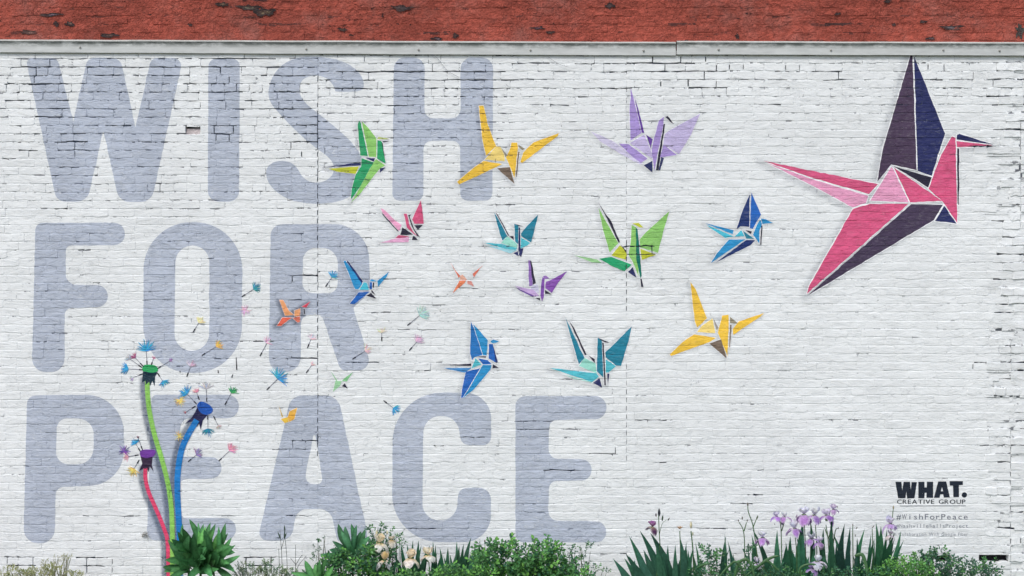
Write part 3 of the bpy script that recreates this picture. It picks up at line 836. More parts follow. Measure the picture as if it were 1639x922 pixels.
def stroke(pts, w0, w1=None):
    """px polyline -> list of px quads"""
    w1 = w0 if w1 is None else w1
    n = len(pts)
    L, Rr = [], []
    for i, p in enumerate(pts):
        a = pts[max(0, i - 1)]; b = pts[min(n - 1, i + 1)]
        dx, dy = b[0] - a[0], b[1] - a[1]
        l = math.hypot(dx, dy) or 1
        w = (w0 + (w1 - w0) * i / max(1, n - 1)) / 2
        L.append((p[0] - dy / l * w, p[1] + dx / l * w)); Rr.append((p[0] + dy / l * w, p[1] - dx / l * w))
    return [[L[i], L[i + 1], Rr[i + 1], Rr[i]] for i in range(n - 1)]

def wobble(loop, amp, step=5.0):
    # hand painted edge: split long edges and let them wander a little
    out = []
    n = len(loop)
    for i in range(n):
        a, b = loop[i], loop[(i + 1) % n]
        l = math.hypot(b[0] - a[0], b[1] - a[1])
        k = max(1, int(l / step))
        for q in range(k):
            t = q / k
            x, y = a[0] + (b[0] - a[0]) * t, a[1] + (b[1] - a[1]) * t
            if q: 
                v = noise.noise_vector(Vector((x * .11, y * .11, 2.0))) * 1.1 + noise.noise_vector(Vector((x * .45, y * .45, 5.0))) * .8
                x += v.x * amp; y += v.y * amp
            out.append((x, y))
    return out

def lay_quads(mb, quads, col, lift):
    for q in quads:
        lay_loops(mb, [q], col, lift)

def catmull(pts, m=6):
    out = []
    n = len(pts)
    for i in range(n - 1):
        p0 = pts[max(0, i - 1)]; p1 = pts[i]; p2 = pts[i + 1]; p3 = pts[min(n - 1, i + 2)]
        for q in range(m):
            t = q / m
            out.append(tuple(0.5 * ((2 * p1[k]) + (-p0[k] + p2[k]) * t + (2 * p0[k] - 5 * p1[k] + 4 * p2[k] - p3[k]) * t * t + (-p0[k] + 3 * p1[k] - 3 * p2[k] + p3[k]) * t ** 3) for k in range(2)))
    out.append(pts[-1])
    return out

def offset_poly(pts, d):
    """grow a simple polygon by d px (mitre limited)"""
    n = len(pts)
    ar = sum(pts[i][0] * pts[(i + 1) % n][1] - pts[(i + 1) % n][0] * pts[i][1] for i in range(n))
    sgn = 1 if ar > 0 else -1
    out = []
    for i in range(n):
        a = pts[i - 1]; p = pts[i]; b = pts[(i + 1) % n]
        d0 = Vector((p[0] - a[0], p[1] - a[1])); d1 = Vector((b[0] - p[0], b[1] - p[1]))
        if d0.length < 1e-6 or d1.length < 1e-6: out.append(p); continue
        d0.normalize(); d1.normalize()
        n0 = Vector((d0.y, -d0.x)) * sgn; n1 = Vector((d1.y, -d1.x)) * sgn
        m = n0 + n1
        if m.length < 0.3:
            m = n0
            k = 1.0
        else:
            m.normalize(); k = 1 / max(0.45, m.dot(n0))
        out.append((p[0] + m.x * d * k, p[1] + m.y * d * k))
    return out

def seg_dist(px, py, polys):
    """distance to a set of polygons, 0 inside"""
    best = 1e9
    for poly in polys:
        inside = False
        n = len(poly)
        for i in range(n):
            x0, y0 = poly[i]; x1, y1 = poly[(i + 1) % n]
            if (y0 > py) != (y1 > py) and px < (x1 - x0) * (py - y0) / (y1 - y0) + x0: inside = not inside
            dx, dy = x1 - x0, y1 - y0
            t = max(0, min(1, ((px - x0) * dx + (py - y0) * dy) / (dx * dx + dy * dy + 1e-9)))
            d = math.hypot(px - x0 - t * dx, py - y0 - t * dy)
            if d < best: best = d
        if inside: return 0.0
    return best

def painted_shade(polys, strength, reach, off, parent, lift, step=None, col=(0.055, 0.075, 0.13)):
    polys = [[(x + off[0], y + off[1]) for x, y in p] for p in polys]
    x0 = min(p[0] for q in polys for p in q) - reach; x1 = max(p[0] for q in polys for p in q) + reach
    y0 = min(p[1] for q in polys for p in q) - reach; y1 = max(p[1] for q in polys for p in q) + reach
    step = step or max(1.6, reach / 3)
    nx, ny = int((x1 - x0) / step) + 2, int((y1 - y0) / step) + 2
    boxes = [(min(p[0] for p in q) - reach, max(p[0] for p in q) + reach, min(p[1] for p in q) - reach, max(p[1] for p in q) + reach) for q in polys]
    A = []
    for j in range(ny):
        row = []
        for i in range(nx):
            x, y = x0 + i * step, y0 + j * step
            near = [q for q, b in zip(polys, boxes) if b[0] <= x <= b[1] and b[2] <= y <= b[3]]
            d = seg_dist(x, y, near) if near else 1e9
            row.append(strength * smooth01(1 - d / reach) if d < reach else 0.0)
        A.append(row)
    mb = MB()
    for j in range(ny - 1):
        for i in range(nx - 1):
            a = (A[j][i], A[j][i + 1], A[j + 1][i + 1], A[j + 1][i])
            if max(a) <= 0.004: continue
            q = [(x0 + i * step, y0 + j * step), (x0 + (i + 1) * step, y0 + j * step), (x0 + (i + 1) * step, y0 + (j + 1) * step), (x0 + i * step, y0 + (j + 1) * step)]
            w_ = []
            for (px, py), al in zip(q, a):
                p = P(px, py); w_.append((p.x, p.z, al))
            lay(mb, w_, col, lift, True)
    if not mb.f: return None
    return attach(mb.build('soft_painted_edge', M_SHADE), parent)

def attach(o, parent):
    o.parent = parent
    o.matrix_parent_inverse = parent_world(parent).inverted()
    return o
def parent_world(p):
    m = Matrix.Translation(p.location)
    q = p
    mm = m if p.parent is None else parent_world(p.parent) @ p.matrix_parent_inverse @ m
    return mm

LETTER_COL = lin((184, 192, 206))
for ch, label, off, pts, hole in LETTERS:
    if pts == 'S':
        q = scaled_r(off, S_PTS)
        loop = catmull([(p[0], p[1]) for p in q] + [(q[0][0], q[0][1])], 3)[:-1]
    else:
        loop = rounded(scaled_r(off, pts))
    loops = [loop]
    if hole: loops.append(rounded(scaled_r(off, hole)))
    mb = MB()
    lay_loops(mb, [wobble(lp, .7, 7) for lp in loops], LETTER_COL, 0.0004)
    o = attach(mb.build('painted_letter', M_LET), wall)
    o['label'] = label

LINEC = lin((246, 247, 248))
def tinted(c):
    return lin(tuple(min(255, v) for v in c))
for label, off, shade, facets in CRANES:
    polys = [cr(off, pts) for col, pts in facets]
    big = off[2] < 3
    # white outline laid first, under the coloured facets
    mb = MB()
    lay_w = 1.1 if big else 0.55
    for k, p in enumerate(polys):
        lay_loops(mb, [offset_poly(p, lay_w)], LINEC, 0.0010 + 0.00002 * k)
    body = attach(mb.build('painted_bird', M_PAINT), wall)
    body['label'] = label
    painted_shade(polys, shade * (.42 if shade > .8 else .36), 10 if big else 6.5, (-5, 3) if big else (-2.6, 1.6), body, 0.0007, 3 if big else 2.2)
    for k, ((col, pts), p) in enumerate(zip(facets, polys)):
        mb = MB()
        lay_loops(mb, [wobble(offset_poly(p, -0.35 if big else (0.18 if off[2] > 9 else 0.0)), .8 if big else .45, 7 if big else 5)], tinted(col), 0.0017 + 0.00002 * k)
        if mb.f: attach(mb.build('facet', M_MURAL), body)

# ---- dandelions
def seed_mesh(mb, c, r, col, tail, spread=1.25, n=15, tipdark=True, lift=0.0030, line=(104, 106, 124)):
    cx, cy = c
    if tail:
        dx, dy = cx - tail[0], cy - tail[1]
        base = math.atan2(dy, dx)
        lay_quads(mb, stroke([(cx, cy), tail], 0.7, 0.8), lin(line), lift)
        if tipdark:
            l = math.hypot(dx, dy) or 1
            k = min(0.42, 6.5 / l)
            m = (tail[0] + dx * k, tail[1] + dy * k)
            lay_quads(mb, stroke([tail, ((tail[0] + m[0]) / 2, (tail[1] + m[1]) / 2), m], 1.5, 2.0), lin((30, 32, 46)), lift + .0001)
    else:
        base = R.uniform(0, 6.28)
    sx, sy = cx - math.cos(base) * r * .35, cy - math.sin(base) * r * .35
    for i in range(n):
        a = base + (i / (n - 1) - .5) * 2 * spread + R.uniform(-.1, .1)
        l = r * R.uniform(1.0, 1.55)
        cc = tuple(min(255, max(0, v + R.uniform(-22, 22))) for v in col)
        e = (sx + math.cos(a) * l, sy + math.sin(a) * l)
        m = ((sx + e[0]) / 2 + R.uniform(-.5, .5), (sy + e[1]) / 2 + R.uniform(-.5, .5))
        lay_quads(mb, stroke([(sx, sy), m, e], 2.0 if r > 7 else 1.6, 0.5), lin(cc), lift + .0002 + i * .00001)

CBL, CPK, CTE, CPU, CYE, CGR, CGN = (60, 165, 212), (222, 130, 160), (50, 150, 170), (124, 88, 168), (242, 210, 116), (186, 186, 196), (70, 170, 110)
FLOWERS = [
 ('green painted dandelion with a light green stem, tallest of the three', (146, 206, 98), 7.6,
  [(236, 606), (236, 625), (238.6, 654), (244, 682), (250, 705), (260, 738), (269.6, 778), (274.5, 817), (276, 865), (276, 905), (276, 960)],
  (180, 540, 10.24), (48, 166, 96), [(485, 500), (520, 455), (620, 445), (710, 465), (745, 510), (735, 560), (640, 578), (540, 560), (495, 550)],
  (22, 50, 66), [(500, 560), (740, 570), (700, 640), (690, 800), (655, 710), (620, 790), (600, 730), (545, 780), (540, 710), (485, 735)],
  [((234, 557), 13, CBL, (235.5, 584), 1.4, 26), ((215, 571), 6, (205, 110, 150), (229, 586), 1.0, 10), ((202, 590), 9, CBL, (229, 592), 1.2, 15), ((262, 612), 7.5, CBL, (252, 597), 1.2, 14),
   ((206, 573), 6, CGR, (227, 588), 1.0, 7), ((211, 605), 5, CGR, (229, 598), 1.0, 6), ((273, 577), 4, (160, 130, 175), (252, 590), 1.0, 5), ((246, 573), 3, CPK, (242, 585), 1.0, 5)]),
 ('blue painted dandelion on a blue stem', (34, 128, 202), 9.4,
  [(315, 672), (308, 684), (300, 698), (292, 716), (287, 738), (284, 767), (284.6, 803), (287, 846), (288, 880), (288, 920), (288, 960)],
  (270, 600, 7.683), (34, 92, 184), [(350, 375), (370, 340), (400, 328), (450, 340), (515, 380), (545, 430), (525, 468), (470, 492), (400, 470), (360, 415)],
  (38, 38, 80), [(350, 400), (480, 490), (420, 560), (395, 675), (375, 600), (345, 640), (320, 560), (205, 595), (280, 530), (330, 450)],
  [((297, 628), 10, CBL, (315, 647), 1.3, 20), ((289, 643), 7, CYE, None, 2.4, 14), ((314, 626), 5, (232, 160, 180), (319, 640), 1.2, 9), ((330, 619), 9, CGR, (331, 643), 1.2, 9), ((372, 626), 8, CGN, (360, 648), 1.1, 13),
   ((333, 690), 9.5, CTE, (332.5, 665), 1.3, 16), ((289, 697), 6, CYE, None, 2.6, 10), ((350, 683), 4.5, (200, 180, 180), (342, 666), 1.2, 7), ((297, 660), 3, (200, 110, 120), (313, 650), .6, 3)]),
 ('purple painted dandelion on a crooked pink stem', (226, 72, 112), 6.2,
  [(233, 748), (233, 767), (238.6, 789), (251, 817), (262.6, 846), (268, 865), (269.5, 900), (269.5, 960)],
  (180, 690, 10.24), (120, 64, 162), [(450, 335), (500, 305), (600, 300), (690, 310), (708, 355), (660, 420), (540, 440), (460, 405)],
  (54, 38, 64), [(460, 410), (660, 415), (645, 560), (672, 657), (612, 580), (592, 672), (570, 600), (540, 620), (510, 610), (438, 652), (490, 530)],
  [((216, 708), 6.5, CBL, (225, 723), 1.5, 13), ((199, 720), 8, CPU, None, 2.2, 13), ((203, 731), 6.5, (236, 176, 180), (222, 728), 1.1, 10), ((213, 753), 8.5, CYE, (223, 736), 1.4, 15), ((221, 700), 3, (120, 70, 90), (228, 720), .6, 3)]),
]
for label, scol, sw, spts, off, hc, hp, cc, cp, seeds in FLOWERS:
    mb = MB()
    pl = catmull(spts, 4)
    quads = stroke(pl, sw)
    lay_quads(mb, quads, lin(scol), 0.0020 + (0.0001 * sw))
    fl = attach(mb.build('painted_dandelion', M_MURAL), wall)
    fl['label'] = label
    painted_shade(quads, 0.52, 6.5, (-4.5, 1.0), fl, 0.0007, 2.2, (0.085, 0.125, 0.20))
    mb = MB(); lay_loops(mb, [catmull(cr(off, hp) + [cr(off, hp)[0]], 3)[:-1]], lin(hc), 0.0031); attach(mb.build('flower_head', M_MURAL), fl)
    mb = MB(); lay_loops(mb, [cr(off, cp)], lin(cc), 0.0029); attach(mb.build('sepals', M_MURAL), fl)
    for c, r, col, tail, sp, n in seeds:
        mb = MB(); seed_mesh(mb, c, r, col, tail, sp, n); attach(mb.build('seed', M_MURAL), fl)
SEEDS = [
 ('teal painted seed between the letters O and R', (409, 461), 8, CTE, (387, 475), 1.2, 14), ('pink painted seed on the right edge of the letter O', (391, 498), 6.5, (224, 168, 200), None, 2.6, 15),
 ('pale yellow painted seed inside the letter O', (320, 514), 7, (240, 214, 140), (309, 532), 1.0, 14), ('golden painted seed low on the letter O', (349, 553), 7.5, (238, 184, 90), (323, 569), 1.0, 14),
 ('pink painted seed at the foot of the letter O', (306, 584), 7, (214, 170, 206), (299, 603), 1.2, 10), ('faint pink painted seed left of the letter R', (429, 546), 8, (214, 176, 200), (416, 570), 1.3, 8),
 ('bright blue painted seed under the letter R', (448, 603), 11.5, CBL, (427, 624), 1.5, 26), ('blue painted seed inside the bowl of the letter R', (533, 441), 7.5, CBL, (521, 459), 1.2, 14),
 ('faint pink painted seed between the legs of the letter R', (499, 540), 7, (214, 190, 205), (492, 557), 1.2, 9), ('mint painted seed right of the letter R', (675, 502), 10, (160, 215, 208), (652, 521), 1.2, 24),
 ('pink painted seed below the mint one', (669, 545), 8, (222, 172, 204), (655, 561), 1.2, 16), ('faint yellow painted seed right of the letter R', (611, 530), 6, (236, 224, 190), (611, 546), 1.2, 8),
 ('faint red painted seed on the leg of the letter R', (587, 560), 7, (234, 180, 186), (564, 575), 1.1, 9), ('small blue painted seed beside the letter C', (632, 655), 7, CBL, (614, 641), 1.2, 14),
 ('pink painted seed right of the blue dandelion', (370, 719), 8.5, (226, 120, 156), (350, 738), 1.2, 15), ('purple painted seed over the middle arm of the letter E', (317, 726), 7.5, CPU, (301, 739), 1.2, 13),
 ('reddish painted seed below the letter R', (500, 583), 4, (226, 190, 190), (490, 597), .9, 5),
]
for label, c, r, col, tail, sp, n in SEEDS:
    col = tuple(v + (255 - v) * (0.28 if 'p' in label.split(' painted')[0] or 'faint' in label or 'mint' in label else .05) for v in col)
    mb = MB(); seed_mesh(mb, c, r * 1.12, col, tail, sp, n)
    o = attach(mb.build('painted_seed', M_MURAL), wall); o['label'] = label
mb = MB()
for (a, b) in (((378, 572), (379, 592)), ((349, 592), (349.5, 597)), ((373, 599), (371, 604)), ((288, 593), (288.5, 596))):
    lay_quads(mb, stroke([a, ((a[0] + b[0]) / 2, (a[1] + b[1]) / 2), b], .9, 1.9), lin((44, 40, 52)), 0.003)
o = attach(mb.build('painted_seed', M_MURAL), wall); o['label'] = 'bare dark painted seed tips below the letter O'

# ---- lettering at lower right
LT = (1420, 755, 8.02)
INK = lin((34, 42, 54))
BIGL = [
 [[(105, 130), (182, 130), (193, 240), (210, 130), (292, 130), (303, 236), (313, 132), (382, 135), (350, 340), (256, 345), (246, 255), (234, 341), (140, 340)]],
 [[(400, 130), (478, 130), (480, 202), (508, 202), (510, 130), (590, 128), (590, 335), (505, 335), (505, 270), (482, 270), (478, 340), (400, 340)]],
 [[(655, 125), (757, 125), (805, 330), (727, 332), (718, 290), (682, 290), (672, 335), (600, 335)], [(704, 198), (718, 252), (687, 252)]],
 [[(800, 120), (972, 120), (970, 170), (920, 172), (922, 325), (850, 328), (845, 180), (803, 178)]],
 [[(990 + 35 * math.cos(a * math.pi / 8), 298 + 34 * math.sin(a * math.pi / 8)) for a in range(16)]],
]
mb = MB()
for loops in BIGL:
    lay_loops(mb, [cr(LT, lp) for lp in loops], INK, 0.0012)
o = attach(mb.build('painted_lettering', M_PAINT), wall); o['label'] = 'heavy black block lettering'

def glyph(ch):
    cu = bpy.data.curves.new('glyph', 'FONT'); cu.body = ch; cu.size = 1; cu.resolution_u = 2
    ob = bpy.data.objects.new('glyph', cu); COL.objects.link(ob)
    dg = bpy.context.evaluated_depsgraph_get()
    me = ob.evaluated_get(dg).to_mesh()
    tris = []
    me.calc_loop_triangles()
    for t in me.loop_triangles:
        tris.append([(me.vertices[i].co.x, me.vertices[i].co.y) for i in t.vertices])
    ob.evaluated_get(dg).to_mesh_clear()
    bpy.data.objects.remove(ob); bpy.data.curves.remove(cu)
    return tris
GL = {}
def text_line(s, x0, x1, base, cap, col, label, fill=0.85, prop=False, bold=0.0):
    mb = MB()
    chars = []
    for ch in s:
        if ch not in GL: GL[ch] = glyph(ch) if ch != ' ' else []
        chars.append(GL[ch])
    if prop:
        ws = [(max(p[0] for t in g for p in t) - min(p[0] for t in g for p in t)) if g else 0.3 for g in chars]
        tot = sum(ws) + 0.14 * (len(ws) - 1)
        k = (x1 - x0) / tot
    x = x0
    cell = (x1 - x0) / len(s)
    for i, g in enumerate(chars):
        if g:
            a = min(p[0] for t in g for p in t); b = max(p[0] for t in g for p in t)
        if prop:
            if g:
                for t in g:
                    tri = [(x + (p[0] - a) * k, base - p[1] / 0.70 * cap) for p in t]
                    for dx in ((0, bold) if bold else (0,)):
                        lay_loops(mb, [[(q[0] + dx, q[1]) for q in tri]], col, 0.0012 + (0.00004 if dx else 0))
            x += (ws[i] + 0.14) * k
        elif g:
            kk = min(cell * fill / max(b - a, .05), cap / 0.70 * 1.25)
            cx = x0 + (i + .5) * cell
            for t in g:
                tri = [(cx + (p[0] - (a + b) / 2) * kk, base - p[1] / 0.70 * cap) for p in t]
                lay_loops(mb, [tri], col, 0.0012)
    o = attach(mb.build('painted_lettering', M_PAINT), wall); o['label'] = label
    return mb
text_line('CREATIVE GROUP', 1435.5, 1545, 806.6, 7.2, INK, 'thin black capitals under the heavy lettering', prop=True, bold=0.35)
mb = MB(); lay_quads(mb, stroke([(1440, 809.8), (1546, 809.6)], 0.9), lin((70, 76, 88)), 0.0013)
o = attach(mb.build('painted_underline', M_PAINT), wall)
text_line('#WishForPeace', 1434, 1550, 831.3, 8.8, lin((104, 109, 122)), 'grey typewriter lettering, largest of the small lines')
text_line('#NashvilleWallsProject', 1434, 1550, 844.6, 6.2, lin((140, 145, 155)), 'grey typewriter lettering, middle of the small lines')
text_line('In Collaboration With Google Fiber', 1430, 1549, 857.6, 5.4, lin((146, 151, 160)), 'faint grey lettering, lowest line', prop=True)

# ------------------------------------------------------------------ red wall above
REDY = 0.16
RED = lin((168, 82, 67))
def build_red():
    root = empty('red_brick_wall', (0, REDY, P(0, 70, REDY).z), 'rough red painted brick wall above the metal strip', 'wall')
    ro = Vector(root.location)
    stuff = MB(); mort = MB()
    pitch = 13.3
    rows = [66 - pitch * k for k in range(-1, 14)]
    f = (D + REDY) / D
    for k, yb in enumerate(rows):
        yt = yb - pitch
        x = BX0 + (k % 2) * 20
        xs = [BX0]
        x = BX0 + (20 if k % 2 else 41)
        while x < BX1 - 15:
            xs.append(x); x += 41.6 + R.uniform(-2.5, 2.5)
        xs.append(BX1)
        for a, b in zip(xs, xs[1:]):
            p0 = P(a, yb, REDY); p1 = P(b, yt, REDY)
            y0 = REDY + R.uniform(-.004, .004)
            vs, fs, nf = brick_geo(p0.x, p1.x, p0.z, p1.z, y0, 0.004, 0.07, (-.0008, -.0008, -.0010, -.0010), 0.006, 0.0020)
            col = tuple(c * 1.0 for c in RED)
            vis = b > 0 and a < 1639 and yb > 0 and yt < 62
            if vis:
                mb = MB(); mb.indexed(vs, fs, col)
                o = mb.build('brick', M_RED, origin=(vs[0][0], REDY, vs[0][2]))
                attach(o, root)
            else:
                stuff.indexed(vs, fs, col)
            gg = 0.06 + 0.62 * max(0, noise.noise(Vector((a * .02, yb * .06, 9)))) + (0.35 if R.random() < .08 else 0)
            g = 0.0135
            d = REDY + 0.0015
            gg = max(0, gg)
            mort.poly([(p0.x, d, p0.z - g), (p1.x, d, p0.z - g), (p1.x, d, p0.z + g), (p0.x, d, p0.z + g)], RED, gg)
            mort.poly([(p1.x - g, d, p0.z + g), (p1.x + g, d, p0.z + g), (p1.x + g, d, p1.z - g), (p1.x - g, d, p1.z - g)], RED, gg * .5)
    o = attach(stuff.build('bricks', M_RED), root); o['kind'] = 'stuff'
    o = attach(mort.build('mortar', M_RED), root); o['kind'] = 'stuff'
    core = MB()
    box(core, P(BX0, 0).x, P(BX1, 0).x, REDY + .066, REDY + .3, P(0, 95).z, P(0, -130, REDY).z, (.03, .02, .02))
    attach(core.build('wall_core', M_HOLE), root)
    # gouges where whole flakes of brick and paint are gone: shallow jagged bowls; plus one leaf
    CH = [(82, 24, 18, 3.6), (90, 38, 5, 5), (112, 38, 9, 4), (45, 52, 20, 3.6), (175, 57, 18, 4), (357, 7, 11, 4), (398, 12, 24, 5), (425, 20, 18, 8), (647, 14, 17, 5), (548, 48, 9, 3), (700, 62, 10, 3), (729, 58, 5, 5),
          (975, 10, 10, 5), (862, 45, 14, 3), (880, 52, 9, 3), (1522, 44, 20, 5), (1478, 35, 8, 2.4), (1340, 22, 6, 2.6), (1420, 2, 7, 3), (1632, 50, 8, 14), (1180, 58, 4, 5), (1490, 62, 9, 2.5), (305, 40, 4, 2), (612, 26, 3, 2), (1430, 40, 4, 3)]
    for (cx, cy, rx, ry) in CH:
        mb = MB()
        n = 16
        rim, mid = [], []
        for i in range(n):
            a = i / n * 2 * math.pi
            k = R.uniform(.45, 1.25)
            p = P(cx + math.cos(a) * rx * k, cy + math.sin(a) * ry * k, REDY)
            rim.append((p.x, REDY - 0.0075, p.z))
            q = P(cx + math.cos(a) * rx * k * .7, cy + math.sin(a) * ry * k * .62 , REDY)
            mid.append((q.x, REDY - 0.006 + R.uniform(0, .001), q.z))
        c = P(cx, cy, REDY)
        dk = (.045, .035, .035)
        ins = tuple(v * R.uniform(.8, 1.5) for v in (.30, .22, .20)) if rx > 8 else (.10, .05, .045)
        ry *= .8
        if cx == 1632: dk = (.05, .075, .07); ins = dk  # this patch is the dark green leaf at the right end
        for i in range(n):
            j = (i + 1) % n
            mb.poly([rim[i], mid[i], mid[j], rim[j]], [dk, dk, dk, dk], .3)
            mb.poly([mid[i], (c.x, REDY - .0055, c.z), mid[j]], [dk, ins, dk], .45)
        attach(mb.build('gouge_or_leaf', M_RED), root)
build_red()

# ------------------------------------------------------------------ metal strip between the walls
def flashing():
    root = empty('metal_flashing', P(819, 80, -0.03), 'weathered white metal strip between the red wall and the white wall', 'flashing')
    C0 = lin((205, 208, 206)); CL = lin((222, 220, 214)); 
    def strip(x0, t0, b0, x1, t1, b1, dy):
        mb = MB()
        n = 50
        prof = lambda t, b: [  # (py, y, colour, grime and painted lip shade)
            (t + 1.5, 0.30, CL, .5), (t + 1.2, -0.030 + dy, CL, 0.15), (t + 1.5, -0.036 + dy, CL, 0.1), (t + 3.6, -0.036 + dy, C0, .30), (t + 4.6, -0.029 + dy, C0, .8), (t + 8.0, -0.024 + dy, C0, .75), (t + 13, -0.022 + dy, C0, 0.12), (b - 0.6, -0.020 + dy, C0, 0.0), (b, -0.018 + dy, C0, .3), (b, 0.02, C0, .8)]
        rows = []
        for i in range(n + 1):
            u = i / n
            px = x0 + (x1 - x0) * u
            t = t0 + (t1 - t0) * u; b = b0 + (b1 - b0) * u
            wv = 0.5 * noise.noise(Vector((px * .01, 0, 5)))
            col = []
            for (py, y, c, g) in prof(t + wv, b + wv):
                q = P(px, py, min(y, 0.0))
                col.append(((q.x, y + 0.0015 * noise.noise(Vector((px * .03, py * .2, 1))), q.z), c, g))
            rows.append(col)
        m = len(rows[0])
        vs = [c[0] for r in rows for c in r]
        base = len(mb.v)
        mb.v.extend(vs); mb.c.extend([c[1] for r in rows for c in r]); mb.g.extend([c[2] for r in rows for c in r])
        for i in range(n):
            for j in range(m - 1):
                a = base + i * m + j
                mb.f.append((a, a + 1, a + m + 1, a + m))
        return mb
    attach(strip(BX0, 61.5, 83.5, 1081.6, 66, 89.2, 0).build('metal_strip', M_METAL), root)
    attach(strip(1083.2, 64.2, 87.4, BX1, 66.8, 89.6, -0.006).build('metal_strip', M_METAL), root)
    for (x, y) in ((128, 75.5), (490, 78), (670, 79.5), (849, 80), (1030, 81), (1150, 79), (1330, 80), (1510, 80), (1600, 81)):
        mb = MB()
        yf = -0.026 if x < 1083 else -0.032
        c = P(x, y, yf)
        n = 10
        prof = [(0.0085, yf + 0.004), (0.0085, yf - 0.002), (0.006, yf - 0.005), (0.0, yf - 0.006)]
        for k in range(len(prof) - 1):
            for i in range(n):
                a0, a1 = i / n * 6.2832, (i + 1) / n * 6.2832
                r0, y0 = prof[k]; r1, y1 = prof[k + 1]
                pts = [(c.x + r0 * math.cos(a0), y0, c.z + r0 * math.sin(a0)), (c.x + r0 * math.cos(a1), y0, c.z + r0 * math.sin(a1)), (c.x + r1 * math.cos(a1), y1, c.z + r1 * math.sin(a1)), (c.x + r1 * math.cos(a0), y1, c.z + r1 * math.sin(a0))]
                if r1 == 0: pts = pts[:3]
                mb.poly(pts, lin((190, 186, 180)), 0.5)
        attach(mb.build('screw', M_METAL), root)
flashing()

def tube(mb, pts, r0, r1, col, sides=5):
    n = len(pts)
    base = len(mb.v)
    for i, p in enumerate(pts):
        p = Vector(p)
        a = Vector(pts[max(0, i - 1)]); b = Vector(pts[min(n - 1, i + 1)])
        d = (b - a)
        if d.length < 1e-6: d = Vector((0, 0, 1))
        d.normalize()
        u = d.cross(Vector((0, 1, 0.03)))
        if u.length < 1e-3: u = d.cross(Vector((1, 0, 0)))
        u.normalize(); v = d.cross(u)
        r = r0 + (r1 - r0) * i / max(1, n - 1)
        for k in range(sides):
            t = k / sides * 6.2832
            q = p + u * math.cos(t) * r + v * math.sin(t) * r
            mb.v.append(tuple(q)); mb.c.append(col); mb.g.append(0)
    for i in range(n - 1):
        for k in range(sides):
            a = base + i * sides + k; b = base + i * sides + (k + 1) % sides
            mb.f.append((a, b, b + sides, a + sides))
    mb.f.append(tuple(base + (n - 1) * sides + k for k in range(sides)))

def wire(pts, label, yy=-0.012):
    mb = MB()
    tube(mb, [tuple(P(x, y, yy)) for x, y in catmull(pts, 4)], .0016, .0014, lin((150, 152, 156)))
    o = mb.build('wire', M_STEM, origin=P(pts[0][0], pts[0][1], yy))
    tag(o, label, 'wire')
wire([(688, 86), (699, 92), (710, 106), (719, 115), (735, 124)], 'thin grey wire hanging above the letter H', -0.015)
wire([(874, 88), (884, 96), (896, 103), (908, 107)], 'thin grey wire tucked below the strip above the lavender bird', -0.015)

# ------------------------------------------------------------------ plants
def jc(c, a=.15):
    k = R.uniform(1 - a, 1 + a) * (1.3 if c[1] > c[0] * 1.35 and c[1] > c[2] else 1.0)
    return (c[0] * k * R.uniform(.93, 1.07), c[1] * k, c[2] * k * R.uniform(.9, 1.1))

G_DARK = (0.020, 0.078, 0.038); G_MID = (0.050, 0.150, 0.042); G_BRT = (0.105, 0.27, 0.050); G_BLUE = (0.022, 0.090, 0.046); G_PALE = (0.17, 0.26, 0.13)
OLIVE = (0.24, 0.26, 0.10)

def blade(mb, base, tip, wid, col, bend=0.0, curl=0.0, fold=0.25, n=7, side=None, tipcol=None, shape=0):
    """sword or lance leaf from base to tip; bend pushes the middle, side = width direction"""
    base, tip = Vector(base), Vector(tip)
    ax = tip - base
    L = ax.length
    side = Vector(side) if side is not None else Vector((1, R.uniform(-.5, .5), 0))
    side = (side - ax.normalized() * side.dot(ax.normalized()))
    if side.length < 1e-3: side = Vector((0, 1, 0))
    side.normalize()
    nrm = ax.normalized().cross(side)
    b0 = len(mb.v)
    for i in range(n + 1):
        t = i / n
        c = base + ax * t + side * (bend * L * math.sin(t * math.pi) ) + nrm * (curl * L * t * (1 - t) * 2)
        if shape == 0:   # sword leaf
            w_ = wid * (0.7 + 0.4 * math.sin(min(1, t * 1.8) * math.pi * .5)) * (1 - t ** 2.3) ** 1.0
        else:            # lance leaf
            w_ = wid * (math.sin(math.pi * t ** 1.15) ** .75 * .95 + .06 * (1 - t))
        if t == 1: w_ = wid * .01
        k = 0.86 + .28 * t
        cc = tuple(v * k for v in (tipcol if (tipcol and t > .85) else col))
        mid = tuple(min(1, v * 1.45 + .01) for v in cc) if shape else cc
        for s, m in ((-1, 0), (0, 1), (1, 0)):
            p = c + side * (s * w_) + nrm * (w_ * fold * (1 if s == 0 else 0))
            mb.v.append(tuple(p)); mb.c.append(mid if m else cc); mb.g.append(0)
    for i in range(n):
        for k in range(2):
            a = b0 + i * 3 + k
            mb.f.append((a, a + 1, a + 4, a + 3))

def thing_plant(name, px, y, label, cat='plant', group=None):
    f = (D + y) / D
    return empty(name, ((px - 819.5) * S * f, y, GZ), label, cat, group)

def part(root, name, mb, mat, smooth=True, kind=None):
    o = attach(mb.build(name, mat, smooth=smooth), root)
    if kind: o['kind'] = kind
    return o

